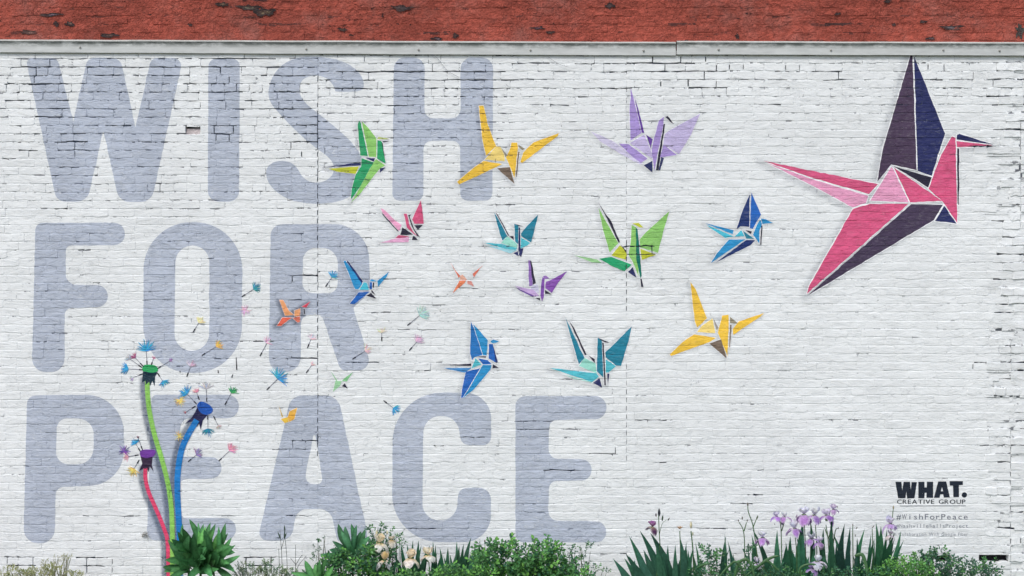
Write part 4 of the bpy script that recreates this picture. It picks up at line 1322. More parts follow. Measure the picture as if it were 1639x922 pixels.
def petal(mb, c, d, up, L, W, col, cup=.35, col2=None, n=4, ruffle=.12):
    """broad petal from c along d, curling along up"""
    c = Vector(c); d = Vector(d).normalized(); up = Vector(up)
    side = d.cross(up).normalized(); up = side.cross(d).normalized()
    b0 = len(mb.v)
    m = 4
    for i in range(n + 1):
        t = i / n
        w_ = W * (math.sin(math.pi * min(.97, t * .86 + .08)) ** .8)
        for k in range(m + 1):
            s = k / m * 2 - 1
            p = c + d * (L * math.sin(t * 1.25) / math.sin(1.25) * (1 - .12 * s * s)) + side * (s * w_) + up * (cup * L * (t * t) * 1.0 + abs(s) ** 2 * W * .35 + R.uniform(-1, 1) * ruffle * W * t)
            tt = min(1, t * 1.9)
            cc = col if not col2 else tuple(col2[q] * (1 - tt) + col[q] * tt for q in range(3))
            kk = R.uniform(.93, 1.06)
            if abs(s) > .9 or i == n: cc = tuple(v * .55 + .40 for v in cc)
            mb.v.append(tuple(p)); mb.c.append(tuple(v * kk for v in cc)); mb.g.append(0)
    for i in range(n):
        for k in range(m):
            a = b0 + i * (m + 1) + k
            mb.f.append((a, a + 1, a + m + 2, a + m + 1))

LAV_UP, LAV_DN = (0.80, 0.79, 0.88), (0.46, 0.24, 0.64)
def iris_bloom(root, px, py, y, size, up=LAV_UP, down=LAV_DN, heart=(.62, .48, .66), rot=None, closed=False, lean=0.0):
    """bearded iris: three standards up, three falls hanging, each a petal; flower > petal"""
    c = P(px, py, y)
    size *= 1.32
    rot = R.uniform(0, 2.1) if rot is None else rot
    hub = MB()
    tube(hub, [c + Vector((0, 0, -.5 * size)), c + Vector((0, 0, -.15 * size)), c], .10 * size, .16 * size, (0.10, 0.17, 0.06), 6)
    size_k = 1
    fl = part(root, 'flower', hub, M_STEM)
    tx, ty = R.uniform(-.3, .3) + lean, R.uniform(-.3, .1)
    for k in range(3):
        a = rot + k * 2.094 + R.uniform(-.25, .25)
        d = Vector((math.cos(a), math.sin(a), 0))
        q = R.uniform(.8, 1.25)
        mb = MB()
        petal(mb, c + d * .03 * size, d * 1.0 + Vector((tx * .5, ty, R.uniform(-.25, .15))), Vector((0, 0, -1)) + d * .1, .74 * size * q, .34 * size * R.uniform(.85, 1.25), jc(down, .18), R.uniform(.55, .95), heart, 5, .28)
        part(fl, 'petal', mb, M_PETAL)
        a2 = a + 1.047
        d2 = Vector((math.cos(a2), math.sin(a2), 0))
        q = R.uniform(.75, 1.15)
        mb = MB()
        petal(mb, c + d2 * .04 * size, Vector((tx, ty, .8)) + d2 * (.2 if closed else .85), -d2, .62 * size * q, .33 * size * R.uniform(.8, 1.2), jc(up, .08), R.uniform(.05, .4), tuple(.6 * u + .4 * h for u, h in zip(up, down)), 5, .32)
        part(fl, 'petal', mb, M_PETAL)
    return fl

def stalk(root, pts, y, r=.0045, col=(0.06, .13, .05), name='stem'):
    mb = MB()
    p = [tuple(P(x, py, y)) for x, py in catmull(pts, 4)]
    if pts[0][1] > 920 and p[0][2] > GZ: p = [(p[0][0], y, GZ - .02)] + p
    tube(mb, p, r, r * .7, col, 6)
    return part(root, name, mb, M_STEM)

def bud(root, px, py, y, L, col, dx=0.0, r=.28):
    mb = MB()
    c = P(px, py, y)
    n = 6
    pts = [c + Vector((dx * L * i / n, 0, L * i / n - L * .5)) for i in range(n + 1)]
    b0 = len(mb.v)
    sides = 6
    for i, p in enumerate(pts):
        rr = L * r * math.sin(math.pi * (.12 + .86 * i / n)) ** .9
        for k in range(sides):
            t = k / sides * 6.2832
            mb.v.append((p.x + rr * math.cos(t), p.y + rr * math.sin(t), p.z)); mb.c.append(col); mb.g.append(0)
    for i in range(n):
        for k in range(sides):
            a = b0 + i * sides + k; b = b0 + i * sides + (k + 1) % sides
            mb.f.append((a, b, b + sides, a + sides))
    return part(root, 'bud', mb, M_STEM)

def iris_leaves(root, items, y, col=G_BLUE):
    """items: (base px, base py, tip px, tip py, width px)"""
    items = list(items) + [(bx + R.uniform(-7, 7), by, tx + R.uniform(-14, 14), ty + R.uniform(8, 34), wd * R.uniform(.7, 1.0)) for (bx, by, tx, ty, wd) in items]
    for (bx, by, tx, ty, wd) in items:
        mb = MB()
        yy = y + R.uniform(-.05, .05)
        # run the leaf down to the ground along its own line
        base = P(bx, by, yy); tip = P(tx, ty, yy + R.uniform(-.03, .03))
        d = base - tip
        k = (base.z - GZ) / max(.05, (tip.z - base.z))
        k = min(k, 1.6)
        b2 = Vector((base.x + d.x * k * .25, yy, GZ))
        blade(mb, b2, tip, wd * S * .74, jc(col, .3), R.choice((-1, 1)) * R.uniform(.01, .08), R.uniform(-.06, .06), .12, 9, (1, R.uniform(-.6, .6), 0))
        part(root, 'leaf', mb, M_LEAF)

def leafy(root, blobs, n, size, cols, y, stemcol=(.05, .07, .03), droop=.2, spiky=.0, dy=.16, twigs=14, name='foliage'):
    """blobs: (cx,cy,rx,ry) px; leaves fill their volume, small clusters around twigs"""
    mb = MB(); st = MB()
    f_ = (D + y) / D
    gpy = 461 + (CZ - GZ) / (S * f_)            # photo row of the ground at this depth
    low = []
    for (cx, cy, rx, ry) in blobs:
        if cy > 895 and size > .02:
            low.append((cx, (cy + gpy) / 2 + 4, rx * .85, max(8, (gpy - cy) / 2)))
    n = n * (1 + .6 * sum(b[2] * b[3] for b in low) / sum(b[2] * b[3] for b in blobs))
    blobs = list(blobs) + low
    tot = sum(b[2] * b[3] for b in blobs)
    for (cx, cy, rx, ry) in blobs:
        m = max(4, int(1.55 * n * rx * ry / tot / 7))
        for q in range(m):
            # a sprig: short twig with 7 leaves
            for _ in range(20):
                u, v, w_ = R.uniform(-1, 1), R.uniform(-1, 1), R.uniform(-1, 1)
                if u * u + v * v + w_ * w_ < 1: break
            if noise.noise(Vector((cx * .05 + u * 2.1, v * 2.3, w_ * 2.0))) < -.28: continue
            px, py = cx + u * rx, cy + v * ry
            c = P(px, py, y + w_ * dy)
            if c.z < GZ + .03: continue
            d = Vector((u * .8 + R.uniform(-.5, .5), w_ * .7 + R.uniform(-.5, .3) , R.uniform(.2, 1.1))).normalized()
            L = size * R.uniform(1.6, 2.6)
            tube(st, [c - d * L * .5, c + d * L * .5], .0014, .0008, stemcol, 3)
            base_col = R.choice(cols)
            for i in range(7):
                t = i / 6
                bp = c + d * L * (t - .5)
                ang = i * 2.4 + R.uniform(-.4, .4)
                s1 = d.cross(Vector((0.2, 1, .1))).normalized(); s2 = d.cross(s1)
                out = (s1 * math.cos(ang) + s2 * math.sin(ang)) * (1.0 - .5 * t) + d * (.35 + .5 * t) + Vector((0, 0, -droop))
                out.normalize()
                ls = size * R.uniform(.7, 1.15)
                blade(mb, bp, bp + out * ls, ls * R.uniform(.25, .36), jc(base_col, .25), R.uniform(-.06, .06), R.uniform(-.25, .1), .3, 3, out.cross(Vector((R.uniform(-.5, .5), R.uniform(-1, -.2), R.uniform(.2, 1)))), None, 1)
    # main twigs from the ground
    bx0 = min(b[0] - b[2] * .6 for b in blobs); bx1 = max(b[0] + b[2] * .6 for b in blobs)
    for i in range(twigs):
        b = R.choice(blobs)
        e = P(b[0] + R.uniform(-.7, .7) * b[2], b[1] - R.uniform(-.3, .75) * b[3], y + R.uniform(-.6, .6) * dy)
        s = Vector((e.x * .5 + ((bx0 + bx1) / 2 - 819.5) * S * .5 * (D + y) / D, y, GZ - .02))
        m = s.lerp(e, .5) + Vector((R.uniform(-.04, .04), 0, R.uniform(0, .03)))
        tube(st, [s, m, e], .004, .0012, stemcol, 4)
    part(root, name, mb, M_LEAF, False, 'stuff')
    part(root, 'twigs', st, M_STEM, False, 'stuff')

def rosette(root, leaves, y, col):
    for (bx, by, tx, ty, wd, fw) in leaves:
        mb = MB()
        base = P(bx, by, y + R.uniform(-.01, .01)); tip = P(tx, ty, y - fw)
        blade(mb, base, tip, wd * S, jc(col, .38), R.uniform(-.09, .09), R.uniform(-.30, -.02), .30, 9, (tip - base).cross(Vector((0, -1, .35))), None, 1)
        part(root, 'leaf', mb, M_LEAF)

# 1 broad leaved plant by the dandelion stems
Y1 = -0.55
r1 = thing_plant('broad_leaf_plant', 322, Y1, 'big dark green plant with long pointed leaves in front of the dandelion stems')
stalk(r1, [(322, 960), (321, 930), (322, 890)], Y1, .012, (.06, .12, .05))
stalk(r1, [(300, 950), (302, 915), (304, 880)], Y1, .009, (.06, .12, .05))
stalk(r1, [(345, 950), (342, 915), (340, 890)], Y1, .009, (.06, .12, .05))
L1 = []
for (tx, ty, w_, fw) in [(303, 831, 4.6, .02), (292, 838, 3.6, .05), (337, 836, 4.2, .0), (326, 838, 4.0, .03), (317, 836, 3.2, .02), (345, 838, 4.2, .03), (361, 837, 5.0, .05), (350, 842, 3.6, .08), (365, 853, 4.2, .05), (371, 860, 4.6, .08), (377, 872, 5.0, .10), (385, 889, 5.0, .12),
                         (268, 863, 5.0, .08), (285, 855, 4.2, .12), (264, 896, 5.4, .12), (262, 915, 5.2, .12), (310, 852, 5.6, .15), (332, 858, 5.0, .18), (276, 880, 4.6, .18), (368, 902, 4.8, .2), (376, 915, 4.4, .2), (352, 890, 5.5, .24), (290, 900, 5.2, .24), (310, 880, 5.0, .24), (262, 932, 5, .2), (380, 935, 5, .2), (322, 900, 6.0, .28), (340, 925, 6, .3), (300, 930, 6, .3)]:
    bx = 304 if tx < 300 else (342 if tx > 348 else 322)
    L1.append((bx + R.uniform(-4, 4), min(922, ty + R.uniform(45, 62)) if ty < 880 else 905, tx, ty, w_, fw))
for k in range(34):
    a = R.uniform(-2.6, -.54) if k % 3 else R.uniform(-3.3, .15)
    l = R.uniform(18, 42)
    bx = R.uniform(300, 346); by = R.uniform(880, 918)
    L1.append((bx, by, bx + math.cos(a) * l * 1.1, by + math.sin(a) * l, R.uniform(4.5, 6.5), R.uniform(.0, .3)))
rosette(r1, [(a, b, c, d, e * 1.08, f) for (a, b, c, d, e, f) in L1], Y1, (0.045, 0.150, 0.050))
L1b = [(322, 895, 330, 842, 3.4, .04), (322, 895, 343, 848, 3.6, .05), (322, 895, 318, 850, 3.2, .03), (340, 892, 352, 850, 3.0, .04), (330, 895, 338, 855, 2.8, .1)]
rosette(r1, [(a, b, c, d, e * 1.4, f) for (a, b, c, d, e, f) in L1b], Y1 - .03, (0.085, 0.24, 0.065))

# 2 second broad leaved plant
Y2 = -0.5
r2 = thing_plant('broad_leaf_plant', 566, Y2, 'broad green leaves fanned upward beside the letter A foot')
stalk(r2, [(566, 960), (565, 920), (564, 880)], Y2, .010, (.08, .14, .06))
rosette(r2, [(562, 882, 541, 838, 5.6, .02), (564, 882, 562, 838, 4.4, .0), (566, 882, 571, 840, 4.2, .02), (568, 882, 585, 846, 4.6, .04), (570, 884, 592, 858, 5.0, .06), (560, 886, 527, 880, 5.6, .08), (560, 890, 512, 888, 5.0, .10), (562, 884, 532, 866, 4.2, .04), (572, 888, 596, 872, 4.6, .1), (560, 895, 530, 905, 5.2, .14), (570, 895, 592, 898, 5, .16), (565, 890, 562, 872, 5, .2), (564, 880, 552, 842, 5, .01), (566, 884, 578, 850, 5, .03), (562, 884, 546, 850, 5, .03), (570, 890, 602, 866, 5, .05)], Y2, (0.040, 0.135, 0.062))
r3 = thing_plant('broad_leaf_plant', 505, -.75, 'young bright green leaves poking up at the bottom left of the centre bush')
rosette(r3, [(508, 930, 488, 897, 5.2, .0), (510, 930, 505, 902, 4.2, .02), (512, 930, 522, 893, 4.0, .02), (506, 935, 466, 917, 4.4, .05), (514, 932, 534, 906, 4.4, .05), (514, 936, 542, 918, 4.2, .08), (510, 932, 512, 896, 3.6, .04)], -.75, (0.055, 0.17, 0.05))

# 3 leafy bushes
r4 = thing_plant('leafy_bush', 570, -.6, 'dense dark green bush of small leaves under the broad fanned leaves')
leafy(r4, [(560, 915, 52, 34), (602, 905, 34, 36), (520, 925, 34, 24), (545, 895, 26, 16)], 2100, .030, [G_DARK, G_MID, (.03, .10, .04), G_MID, G_BRT], -.62)
r5 = thing_plant('rose_bush', 612, -.55, 'small leaved shrub behind the peach flowers', 'plant')
leafy(r5, [(612, 850, 26, 14), (604, 868, 22, 20), (632, 870, 16, 18), (610, 890, 30, 30)], 560, .021, [G_DARK, (.035, .10, .05), G_MID], -.42, twigs=26)
r6 = thing_plant('thin_weed', 508, -.45, 'thin twiggy weed left of the dark bush', 'weed')
leafy(r6, [(508, 885, 10, 22), (514, 866, 10, 8), (500, 915, 14, 14)], 150, .014, [G_DARK, G_MID], -.45, twigs=9)

# leaves and flowers of the peach irises
PE_UP, PE_DN, PE_H = (.90, .78, .56), (.93, .88, .76), (.85, .55, .16)
r7 = thing_plant('iris', 655, -.5, 'peach irises with two low open blooms side by side', 'iris')
iris_leaves(r7, [(655, 922, 641, 868, 7), (662, 922, 651, 870, 7), (668, 922, 661, 864, 7), (675, 922, 670, 865, 8), (690, 922, 693, 866, 6), (700, 922, 697, 872, 6), (650, 922, 645, 885, 7), (676, 922, 688, 872, 6), (640, 922, 630, 884, 7), (706, 922, 704, 876, 7)], -.5)
stalk(r7, [(656, 935), (657, 912), (657, 898)], -.6); iris_bloom(r7, 657, 893, -.62, .078, PE_UP, PE_DN, PE_H, .35)
stalk(r7, [(688, 935), (687, 910), (686, 895)], -.6); iris_bloom(r7, 686, 888, -.62, .084, PE_UP, PE_DN, PE_H, .9)
r7b = thing_plant('iris', 612, -.58, 'tall peach iris with blooms stacked in front of the rose bush', 'iris')
stalk(r7b, [(618, 950), (617, 915), (612, 880), (606, 858)], -.62)
stalk(r7b, [(617, 915), (625, 890), (628, 870)], -.62)
iris_bloom(r7b, 607, 868, -.64, .082, PE_UP, PE_DN, PE_H, .2)
iris_bloom(r7b, 615, 896, -.68, .078, (.86, .62, .30), (.90, .86, .84), PE_H, 1.3)
iris_bloom(r7b, 627, 864, -.6, .045, (.72, .62, .45), (.78, .70, .60), PE_H, .6)
bud(r7b, 603, 852, -.62, .035, (.62, .58, .36)); bud(r7b, 620, 852, -.6, .030, (.60, .58, .40))
iris_leaves(r7b, [(606, 922, 598, 890, 6), (628, 922, 636, 892, 6)], -.6)
r8 = thing_plant('iris', 745, -.5, 'clump of sword leaves below the letter C without flowers', 'iris')
iris_leaves(r8, [(722, 922, 717, 876, 8), (730, 922, 731, 866, 7), (738, 922, 742, 870, 8), (748, 922, 754, 860, 9), (756, 922, 760, 872, 8), (765, 922, 769, 870, 8), (716, 922, 710, 890, 7), (724, 922, 732, 882, 7), (740, 922, 735, 874, 9), (750, 922, 748, 884, 9), (775, 922, 778, 880, 7), (744, 922, 752, 886, 10), (712, 922, 704, 896, 7)], -.5, (.026, .085, .045))
bud(r8, 776, 866, -.5, .022, (.12, .09, .06)); stalk(r8, [(778, 930), (778, 900), (776, 868)], -.5, .0025, (.10, .10, .06))

r9 = thing_plant('leafy_bush', 850, -.6, 'bright green leafy bush under the last letter of the bottom word')
leafy(r9, [(788, 900, 30, 38), (828, 898, 36, 34), (870, 900, 34, 38), (905, 918, 40, 24), (850, 925, 70, 26), (873, 874, 14, 12), (820, 872, 12, 8)], 2700, .036, [G_MID, G_BRT, (.06, .17, .05), G_DARK, (.05, .15, .045)], -.6)
r10 = thing_plant('thin_shrub', 925, -.4, 'thin open shrub with sparse small leaves at the right end of the bright bush', 'shrub')
leafy(r10, [(918, 886, 22, 14), (935, 880, 20, 12), (930, 905, 36, 18), (955, 916, 22, 12)], 260, .018, [G_DARK, (.03, .10, .06), G_MID], -.4, twigs=20)
r10b = thing_plant('leafy_bush', 745, -.75, 'low bright green weeds in front of the sword leaves')
leafy(r10b, [(700, 925, 60, 15), (772, 908, 26, 24), (640, 929, 40, 13), (730, 915, 26, 12)], 1150, .030, [G_MID, G_BRT, (.05, .14, .045)], -.78, dy=.1)

# 4 iris with the magenta bloom
r11 = thing_plant('iris', 1055, -.5, 'iris with a single magenta bloom over dark sword leaves', 'iris')
iris_leaves(r11, [(1040, 922, 1007, 858, 11), (1058, 922, 1024, 849, 11), (1070, 922, 1041, 853, 13), (1015, 922, 981, 894, 9), (1020, 922, 999, 893, 8), (1026, 922, 1007, 890, 8), (1032, 922, 1015, 896, 9), (1010, 922, 985, 902, 8), (1078, 922, 1069, 872, 7), (1048, 922, 1030, 880, 11), (1062, 922, 1050, 870, 11), (1050, 930, 1036, 900, 12), (1028, 930, 1004, 905, 10), (1070, 930, 1058, 895, 12)], -.5, (.024, .088, .056))
stalk(r11, [(1050, 930), (1056, 880), (1055, 850), (1054, 822)], -.5)
stalk(r11, [(1055, 858), (1060, 838), (1068, 832)], -.5, .002)
MG_UP, MG_DN = (.42, .14, .40), (.10, .04, .10)
iris_bloom(r11, 1044, 843, -.52, .058, MG_UP, MG_DN, (.5, .35, .25), .5)
bud(r11, 1055, 820, -.5, .062, (.035, .04, .05), 0, .17); bud(r11, 1050, 824, -.5, .03, (.05, .04, .06), 0, .2)
bud(r11, 1060, 829, -.5, .045, (.05, .08, .05), .1, .15); bud(r11, 1069, 831, -.5, .025, (.06, .06, .04), .5, .2)
r12 = thing_plant('iris', 1090, -.5, 'iris stalk topped by a withered orange bloom', 'iris')
iris_leaves(r12, [(1090, 922, 1089, 862, 10), (1082, 922, 1081, 872, 7), (1098, 922, 1098, 870, 8), (1104, 922, 1099, 868, 5)], -.5, (.03, .10, .06))
stalk(r12, [(1089, 925), (1089, 880), (1088, 850)], -.5)
mb = MB()
for k in range(9):
    a = k * .7
    petal(mb, P(1088, 847, -.5), Vector((math.cos(a), math.sin(a) * .6, .6)), Vector((0, 0, 1)), .03, .007, (.62, .38, .20), .1)
part(r12, 'withered_bloom', mb, M_PETAL)
r13 = thing_plant('iris', 1110, -.5, 'iris stalk with one closed yellowish bud', 'iris')
stalk(r13, [(1111, 925), (1109, 880), (1106, 850)], -.5, .006); bud(r13, 1106, 840, -.5, .055, (.60, .55, .36), 0, .18)
iris_leaves(r13, [(1108, 922, 1110, 876, 7), (1114, 922, 1113, 868, 5)], -.5)
bud(r13, 1109, 854, -.5, .03, (.3, .3, .12), 0, .15)

r14 = thing_plant('leafy_bush', 1140, -.6, 'low mixed green weeds between the two groups of irises')
leafy(r14, [(1132, 876, 12, 9), (1138, 890, 20, 14), (1130, 912, 26, 18), (1165, 916, 26, 16), (1110, 920, 18, 14)], 620, .026, [G_MID, G_DARK, (.05, .14, .06), G_BLUE], -.5)
r14b = thing_plant('iris', 1160, -.45, 'short dark sword leaves between low weeds', 'iris')
iris_leaves(r14b, [(1160, 922, 1162, 858, 6), (1152, 922, 1160, 855, 5), (1166, 922, 1165, 866, 6), (1172, 922, 1172, 888, 6), (1190, 922, 1198, 878, 6)], -.45, (.024, .08, .05))
# arching grass-like leaves
r15 = thing_plant('strap_leaf_plant', 1190, -.7, 'arching pale green strap leaves low among the irises', 'plant')
for (pts, w_) in [([(1175, 930), (1182, 902), (1196, 896), (1205, 912), (1208, 935)], 5), ([(1208, 912), (1222, 900), (1236, 892), (1246, 890)], 5), ([(1116, 909), (1126, 904), (1136, 902)], 4), ([(1190, 925), (1215, 905), (1228, 898), (1245, 912), (1262, 926)], 4),
                  ([(1290, 935), (1280, 912), (1296, 903), (1318, 908)], 4), ([(1368, 890), (1380, 888), (1386, 905), (1390, 930)], 6), ([(1150, 925), (1168, 905), (1180, 900), (1195, 925)], 4)]:
    q = catmull(pts, 5)
    mb = MB()
    b0 = 0
    n = len(q)
    for i, (x, yy) in enumerate(q):
        t = i / (n - 1)
        a = q[max(0, i - 1)]; b = q[min(n - 1, i + 1)]
        dx, dy = b[0] - a[0], b[1] - a[1]; l = math.hypot(dx, dy) or 1
        hw = w_ * .5 * (.35 + .65 * math.sin(math.pi * min(1, t * .8 + .15)))
        for s in (-1, 0, 1):
            p = P(x + dy / l * hw * s, yy - dx / l * hw * s, -.72 - (.012 if s == 0 else 0) - .04 * t)
            mb.v.append(tuple(p)); mb.c.append(jc((.055, .13, .05), .08)); mb.g.append(0)
    for i in range(n - 1):
        for k in range(2):
            a = i * 3 + k; mb.f.append((a, a + 1, a + 4, a + 3))
    part(r15, 'leaf', mb, M_LEAF)

# 5 purple irises
def iris_plant(px, y, label, leaves, stalks, blooms, buds=(), col=G_BLUE):
    r = thing_plant('iris', px, y, label, 'iris', None)
    iris_leaves(r, leaves, y, col)
    for s in stalks: stalk(r, s, y)
    for b in blooms: iris_bloom(r, b[0], b[1], y - .03, b[2], *(b[3] if len(b) > 3 else (LAV_UP, LAV_DN)), rot=b[4] if len(b) > 4 else None)
    for b in buds: bud(r, b[0], b[1], y, b[2], b[3], b[4] if len(b) > 4 else 0, .2)
    return r
PALE = ((.72, .70, .80), (.62, .60, .72))
BROWN = (.09, .07, .05)
iris_plant(1205, -.45, 'tall thin iris seed stalks with dry tips, left of the lavender blooms', [(1212, 922, 1203, 856, 7)],
           [[(1192, 930), (1192, 880), (1190, 850), (1183, 836)], [(1191, 850), (1195, 836)], [(1213, 900), (1206, 845), (1198, 820), (1197, 810)], [(1205, 845), (1211, 830)]], [],
           [(1182, 833, .02, BROWN), (1188, 829, .025, BROWN), (1196, 833, .02, BROWN), (1197, 807, .03, BROWN), (1211, 828, .035, (.1, .13, .08), .3)])
iris_plant(1220, -.5, 'low lavender iris bloom with a drooping purple fall, leftmost of the lavender irises', [(1228, 922, 1204, 846, 8), (1232, 922, 1222, 880, 7), (1216, 930, 1212, 890, 7), (1236, 922, 1248, 878, 6)],
           [[(1222, 930), (1221, 890), (1220, 866)]], [(1221, 860, .070, (LAV_UP, LAV_DN), .3), (1210, 900, .06, PALE)])
iris_plant(1250, -.5, 'pair of purple iris blooms close together on a shared stalk', [(1258, 922, 1244, 848, 9), (1262, 922, 1259, 870, 8), (1250, 930, 1240, 890, 8)],
           [[(1252, 930), (1251, 880), (1250, 845), (1248, 830)], [(1251, 850), (1256, 834)]], [(1243, 826, .050, ((.66, .62, .78), LAV_DN), .8), (1256, 827, .046, (LAV_UP, (.45, .22, .52)), .1)], [(1252, 836, .045, (.12, .09, .18)), (1240, 839, .014, BROWN)])
iris_plant(1274, -.5, 'lavender iris bloom on a short stalk with pale standards, below the big one', [(1282, 922, 1265, 858, 9), (1290, 922, 1274, 856, 7), (1270, 930, 1268, 880, 9)],
           [[(1276, 930), (1275, 885), (1272, 850)]], [(1272, 845, .068, (LAV_UP, LAV_DN), .5)])
iris_plant(1287, -.5, 'largest lavender iris bloom above a broad upright leaf', [(1286, 922, 1286, 832, 12), (1296, 922, 1297, 832, 9), (1290, 925, 1282, 870, 10)],
           [[(1290, 930), (1289, 870), (1287, 835)]], [(1287, 823, .082, (LAV_UP, LAV_DN), .45)], [(1274, 826, .03, (.3, .25, .32), .3)])
iris_plant(1306, -.5, 'iris with pale white standards and violet falls over a thin stalk', [(1312, 922, 1305, 870, 8), (1300, 925, 1298, 880, 9), (1318, 925, 1314, 885, 8)],
           [[(1308, 930), (1307, 870), (1305, 840)], [(1300, 930), (1300, 890), (1299, 870)], [(1314, 930), (1313, 890), (1311, 872)]],
           [(1303, 824, .075, ((.74, .74, .80), (.38, .22, .58)), .6), (1298, 862, .066, ((.70, .70, .78), LAV_DN), .2), (1311, 867, .055, ((.70, .68, .78), (.42, .24, .56)), 1.0)])
iris_plant(1325, -.5, 'violet iris bloom hanging between two slanted stalks', [(1325, 922, 1318, 846, 9), (1332, 922, 1326, 856, 7)],
           [[(1328, 930), (1326, 870), (1322, 840)], [(1326, 862), (1320, 845)], [(1327, 860), (1331, 840), (1334, 822)]],
           [(1323, 824, .072, (LAV_UP, (.36, .17, .55)), .9), (1334, 815, .052, ((.60, .50, .72), (.52, .36, .66)), .2)], [(1340, 811, .018, BROWN)])
iris_plant(1338, -.48, 'long leaning sword leaf right of the violet blooms with a dry bud', [(1346, 922, 1331, 826, 9), (1352, 922, 1343, 878, 8), (1336, 925, 1330, 880, 9)],
           [[(1332, 930), (1333, 880), (1337, 850), (1341, 846)]], [], [(1342, 845, .016, BROWN)])
iris_plant(1305, -.68, 'white and purple iris bloom lying lowest among the leaves', [(1298, 930, 1290, 890, 9), (1322, 930, 1320, 890, 9), (1330, 930, 1336, 900, 9)],
           [[(1306, 940), (1307, 915), (1308, 902)]], [(1308, 898, .072, ((.78, .80, .84), (.66, .66, .76)), .4), (1301, 910, .052, ((.36, .26, .52), (.32, .20, .50)), .9)])
iris_plant(1358, -.5, 'broad dark sword leaves standing upright with no flower', [(1358, 922, 1352, 838, 12), (1362, 922, 1361, 842, 8), (1352, 925, 1350, 876, 10), (1366, 925, 1372, 860, 6)],
           [[(1366, 930), (1365, 870), (1365, 842)]], [], [(1365, 840, .02, BROWN), (1370, 845, .02, BROWN, .6), (1369, 857, .018, BROWN)], (.018, .06, .045))
iris_plant(1385, -.5, 'two thin forked sword leaves beside a dry bud', [(1376, 922, 1384, 846, 7), (1382, 922, 1394, 854, 5), (1372, 925, 1371, 864, 5)], [[(1398, 930), (1397, 880), (1396, 846)]], [], [(1396, 843, .02, BROWN, .8)])
iris_plant(1405, -.5, 'wide fan of grey green sword leaves below the small lettering', [(1392, 922, 1402, 836, 9), (1398, 922, 1410, 842, 11), (1406, 922, 1420, 845, 8), (1402, 930, 1432, 852, 10), (1410, 930, 1442, 850, 8), (1406, 935, 1436, 870, 9), (1395, 930, 1390, 890, 9), (1385, 930, 1380, 892, 9), (1400, 935, 1412, 880, 11)],
           [[(1410, 930), (1422, 880), (1426, 850), (1430, 812)]], [(1425, 838, .066, ((.68, .64, .78), (.50, .34, .66)), .5), (1425, 856, .045, ((.76, .70, .74), (.74, .66, .70)))], [(1430, 812, .03, (.3, .26, .16))])
# 6 right hand bushes
r20 = thing_plant('leafy_bush', 1455, -.6, 'feathery bright green low bush right of the fan of sword leaves')
leafy(r20, [(1448, 905, 34, 20), (1420, 915, 34, 16), (1475, 915, 26, 16), (1460, 930, 50, 14)], 1500, .024, [G_BRT, (.07, .20, .05), G_MID, (.09, .24, .06)], -.58)
r21 = thing_plant('leafy_bush', 1510, -.5, 'dark bush of rounded leaves at the lower right')
leafy(r21, [(1478, 896, 20, 12), (1492, 892, 20, 14), (1515, 905, 34, 24), (1550, 912, 30, 16), (1578, 905, 20, 10), (1590, 915, 16, 12), (1530, 926, 50, 14)], 1150, .026, [G_DARK, (.03, .09, .05), G_MID, (.02, .07, .04)], -.45, twigs=26)
r22 = thing_plant('leafy_bush', 1280, -.75, 'low tangled green growth in front of the lavender irises')
leafy(r22, [(1250, 924, 60, 17), (1330, 926, 60, 17), (1400, 922, 36, 18), (1190, 922, 34, 20), (1200, 878, 7, 12)], 1500, .026, [G_DARK, G_MID, (.04, .12, .05), G_BLUE], -.7, dy=.1)

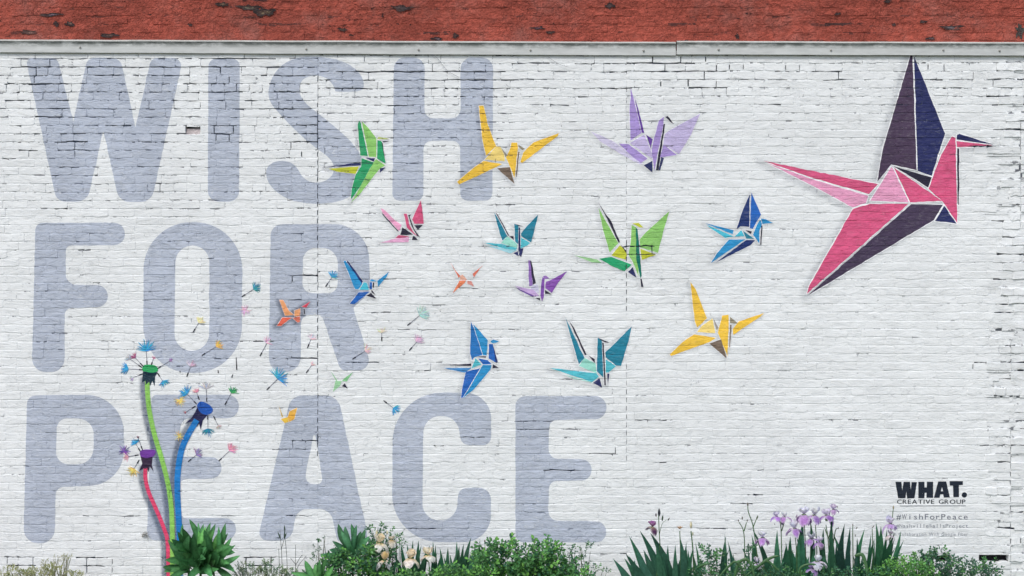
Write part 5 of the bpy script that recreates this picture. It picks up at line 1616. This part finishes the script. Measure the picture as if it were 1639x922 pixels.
# 7 weeds at left
r23 = thing_plant('fuzzy_weed', 60, -.5, 'yellow green fuzzy weeds at the bottom left corner', 'weed')
leafy(r23, [(20, 916, 34, 12), (55, 918, 30, 11), (85, 912, 22, 10), (115, 920, 20, 8)], 1500, .012, [OLIVE, (.30, .32, .14), (.20, .24, .08), (.34, .35, .20)], -.4, dy=.12, twigs=20, stemcol=(.2, .2, .1))
r24 = thing_plant('dry_weed', 90, -.3, 'pale dry grass seed heads rising above the fuzzy weeds', 'weed')
leafy(r24, [(92, 895, 18, 9), (72, 902, 10, 10), (108, 892, 12, 8)], 260, .009, [(.42, .42, .30), (.36, .38, .24)], -.3, dy=.05, twigs=24, stemcol=(.3, .3, .2))
r25 = thing_plant('thin_weed', 452, -.35, 'bare dark upright weed stalks in front of the foot of the letter A', 'weed')
for pts in ([(452, 930), (451, 890), (449, 862), (448, 848)], [(460, 930), (459, 890), (456, 860), (455, 845)], [(473, 930), (473, 900), (473, 872)], [(447, 930), (447, 900), (446, 878)], [(473, 905), (480, 893), (484, 888)], [(473, 903), (467, 896), (465, 893)], [(450, 880), (455, 862)], [(470, 925), (478, 905), (490, 890)], [(436, 930), (434, 905), (434, 890)]):
    stalk(r25, pts, -.35, .0022, (.045, .06, .05))
mb = MB()
for (x, y, dx, dy) in ((449, 862, -5, -12), (455, 862, 1, -16), (456, 862, 8, -2), (449, 861, -9, 0), (453, 862, -4, 2), (455, 862, 4, -10), (456, 850, -1, -10)):
    blade(mb, P(x, y, -.36), P(x + dx, y + dy, -.37), .006, (.06, .10, .07), 0, 0, .2, 4, (1, 0, .2))
part(r25, 'leaf', mb, M_LEAF)
r26 = thing_plant('leafy_weed', 440, -.5, 'grey green small weeds between the big leaved plant and the letter A', 'weed')
leafy(r26, [(400, 912, 28, 12), (440, 915, 30, 12), (470, 918, 26, 12), (425, 905, 14, 12), (388, 918, 16, 10)], 900, .015, [(.05, .11, .06), (.14, .20, .12), (.09, .15, .07), (.22, .27, .16)], -.4, dy=.1, twigs=24)
r27 = thing_plant('dead_sprig', 232, -.02, 'tiny dead sprig stuck on the wall left of the pink stem', 'sprig')
r27.location.z = P(232, 856).z
mb = MB()
for k in range(26):
    a = R.uniform(0, 6.28); l = R.uniform(3, 8)
    c = (232 + R.uniform(-5, 5), 856 + R.uniform(-3, 3))
    tube(mb, [P(c[0], c[1], -.006), P(c[0] + math.cos(a) * l, c[1] + math.sin(a) * l * .7, -.03)], .0016, .0008, (.16, .15, .12), 3)
part(r27, 'twigs', mb, M_STEM, False, 'stuff')
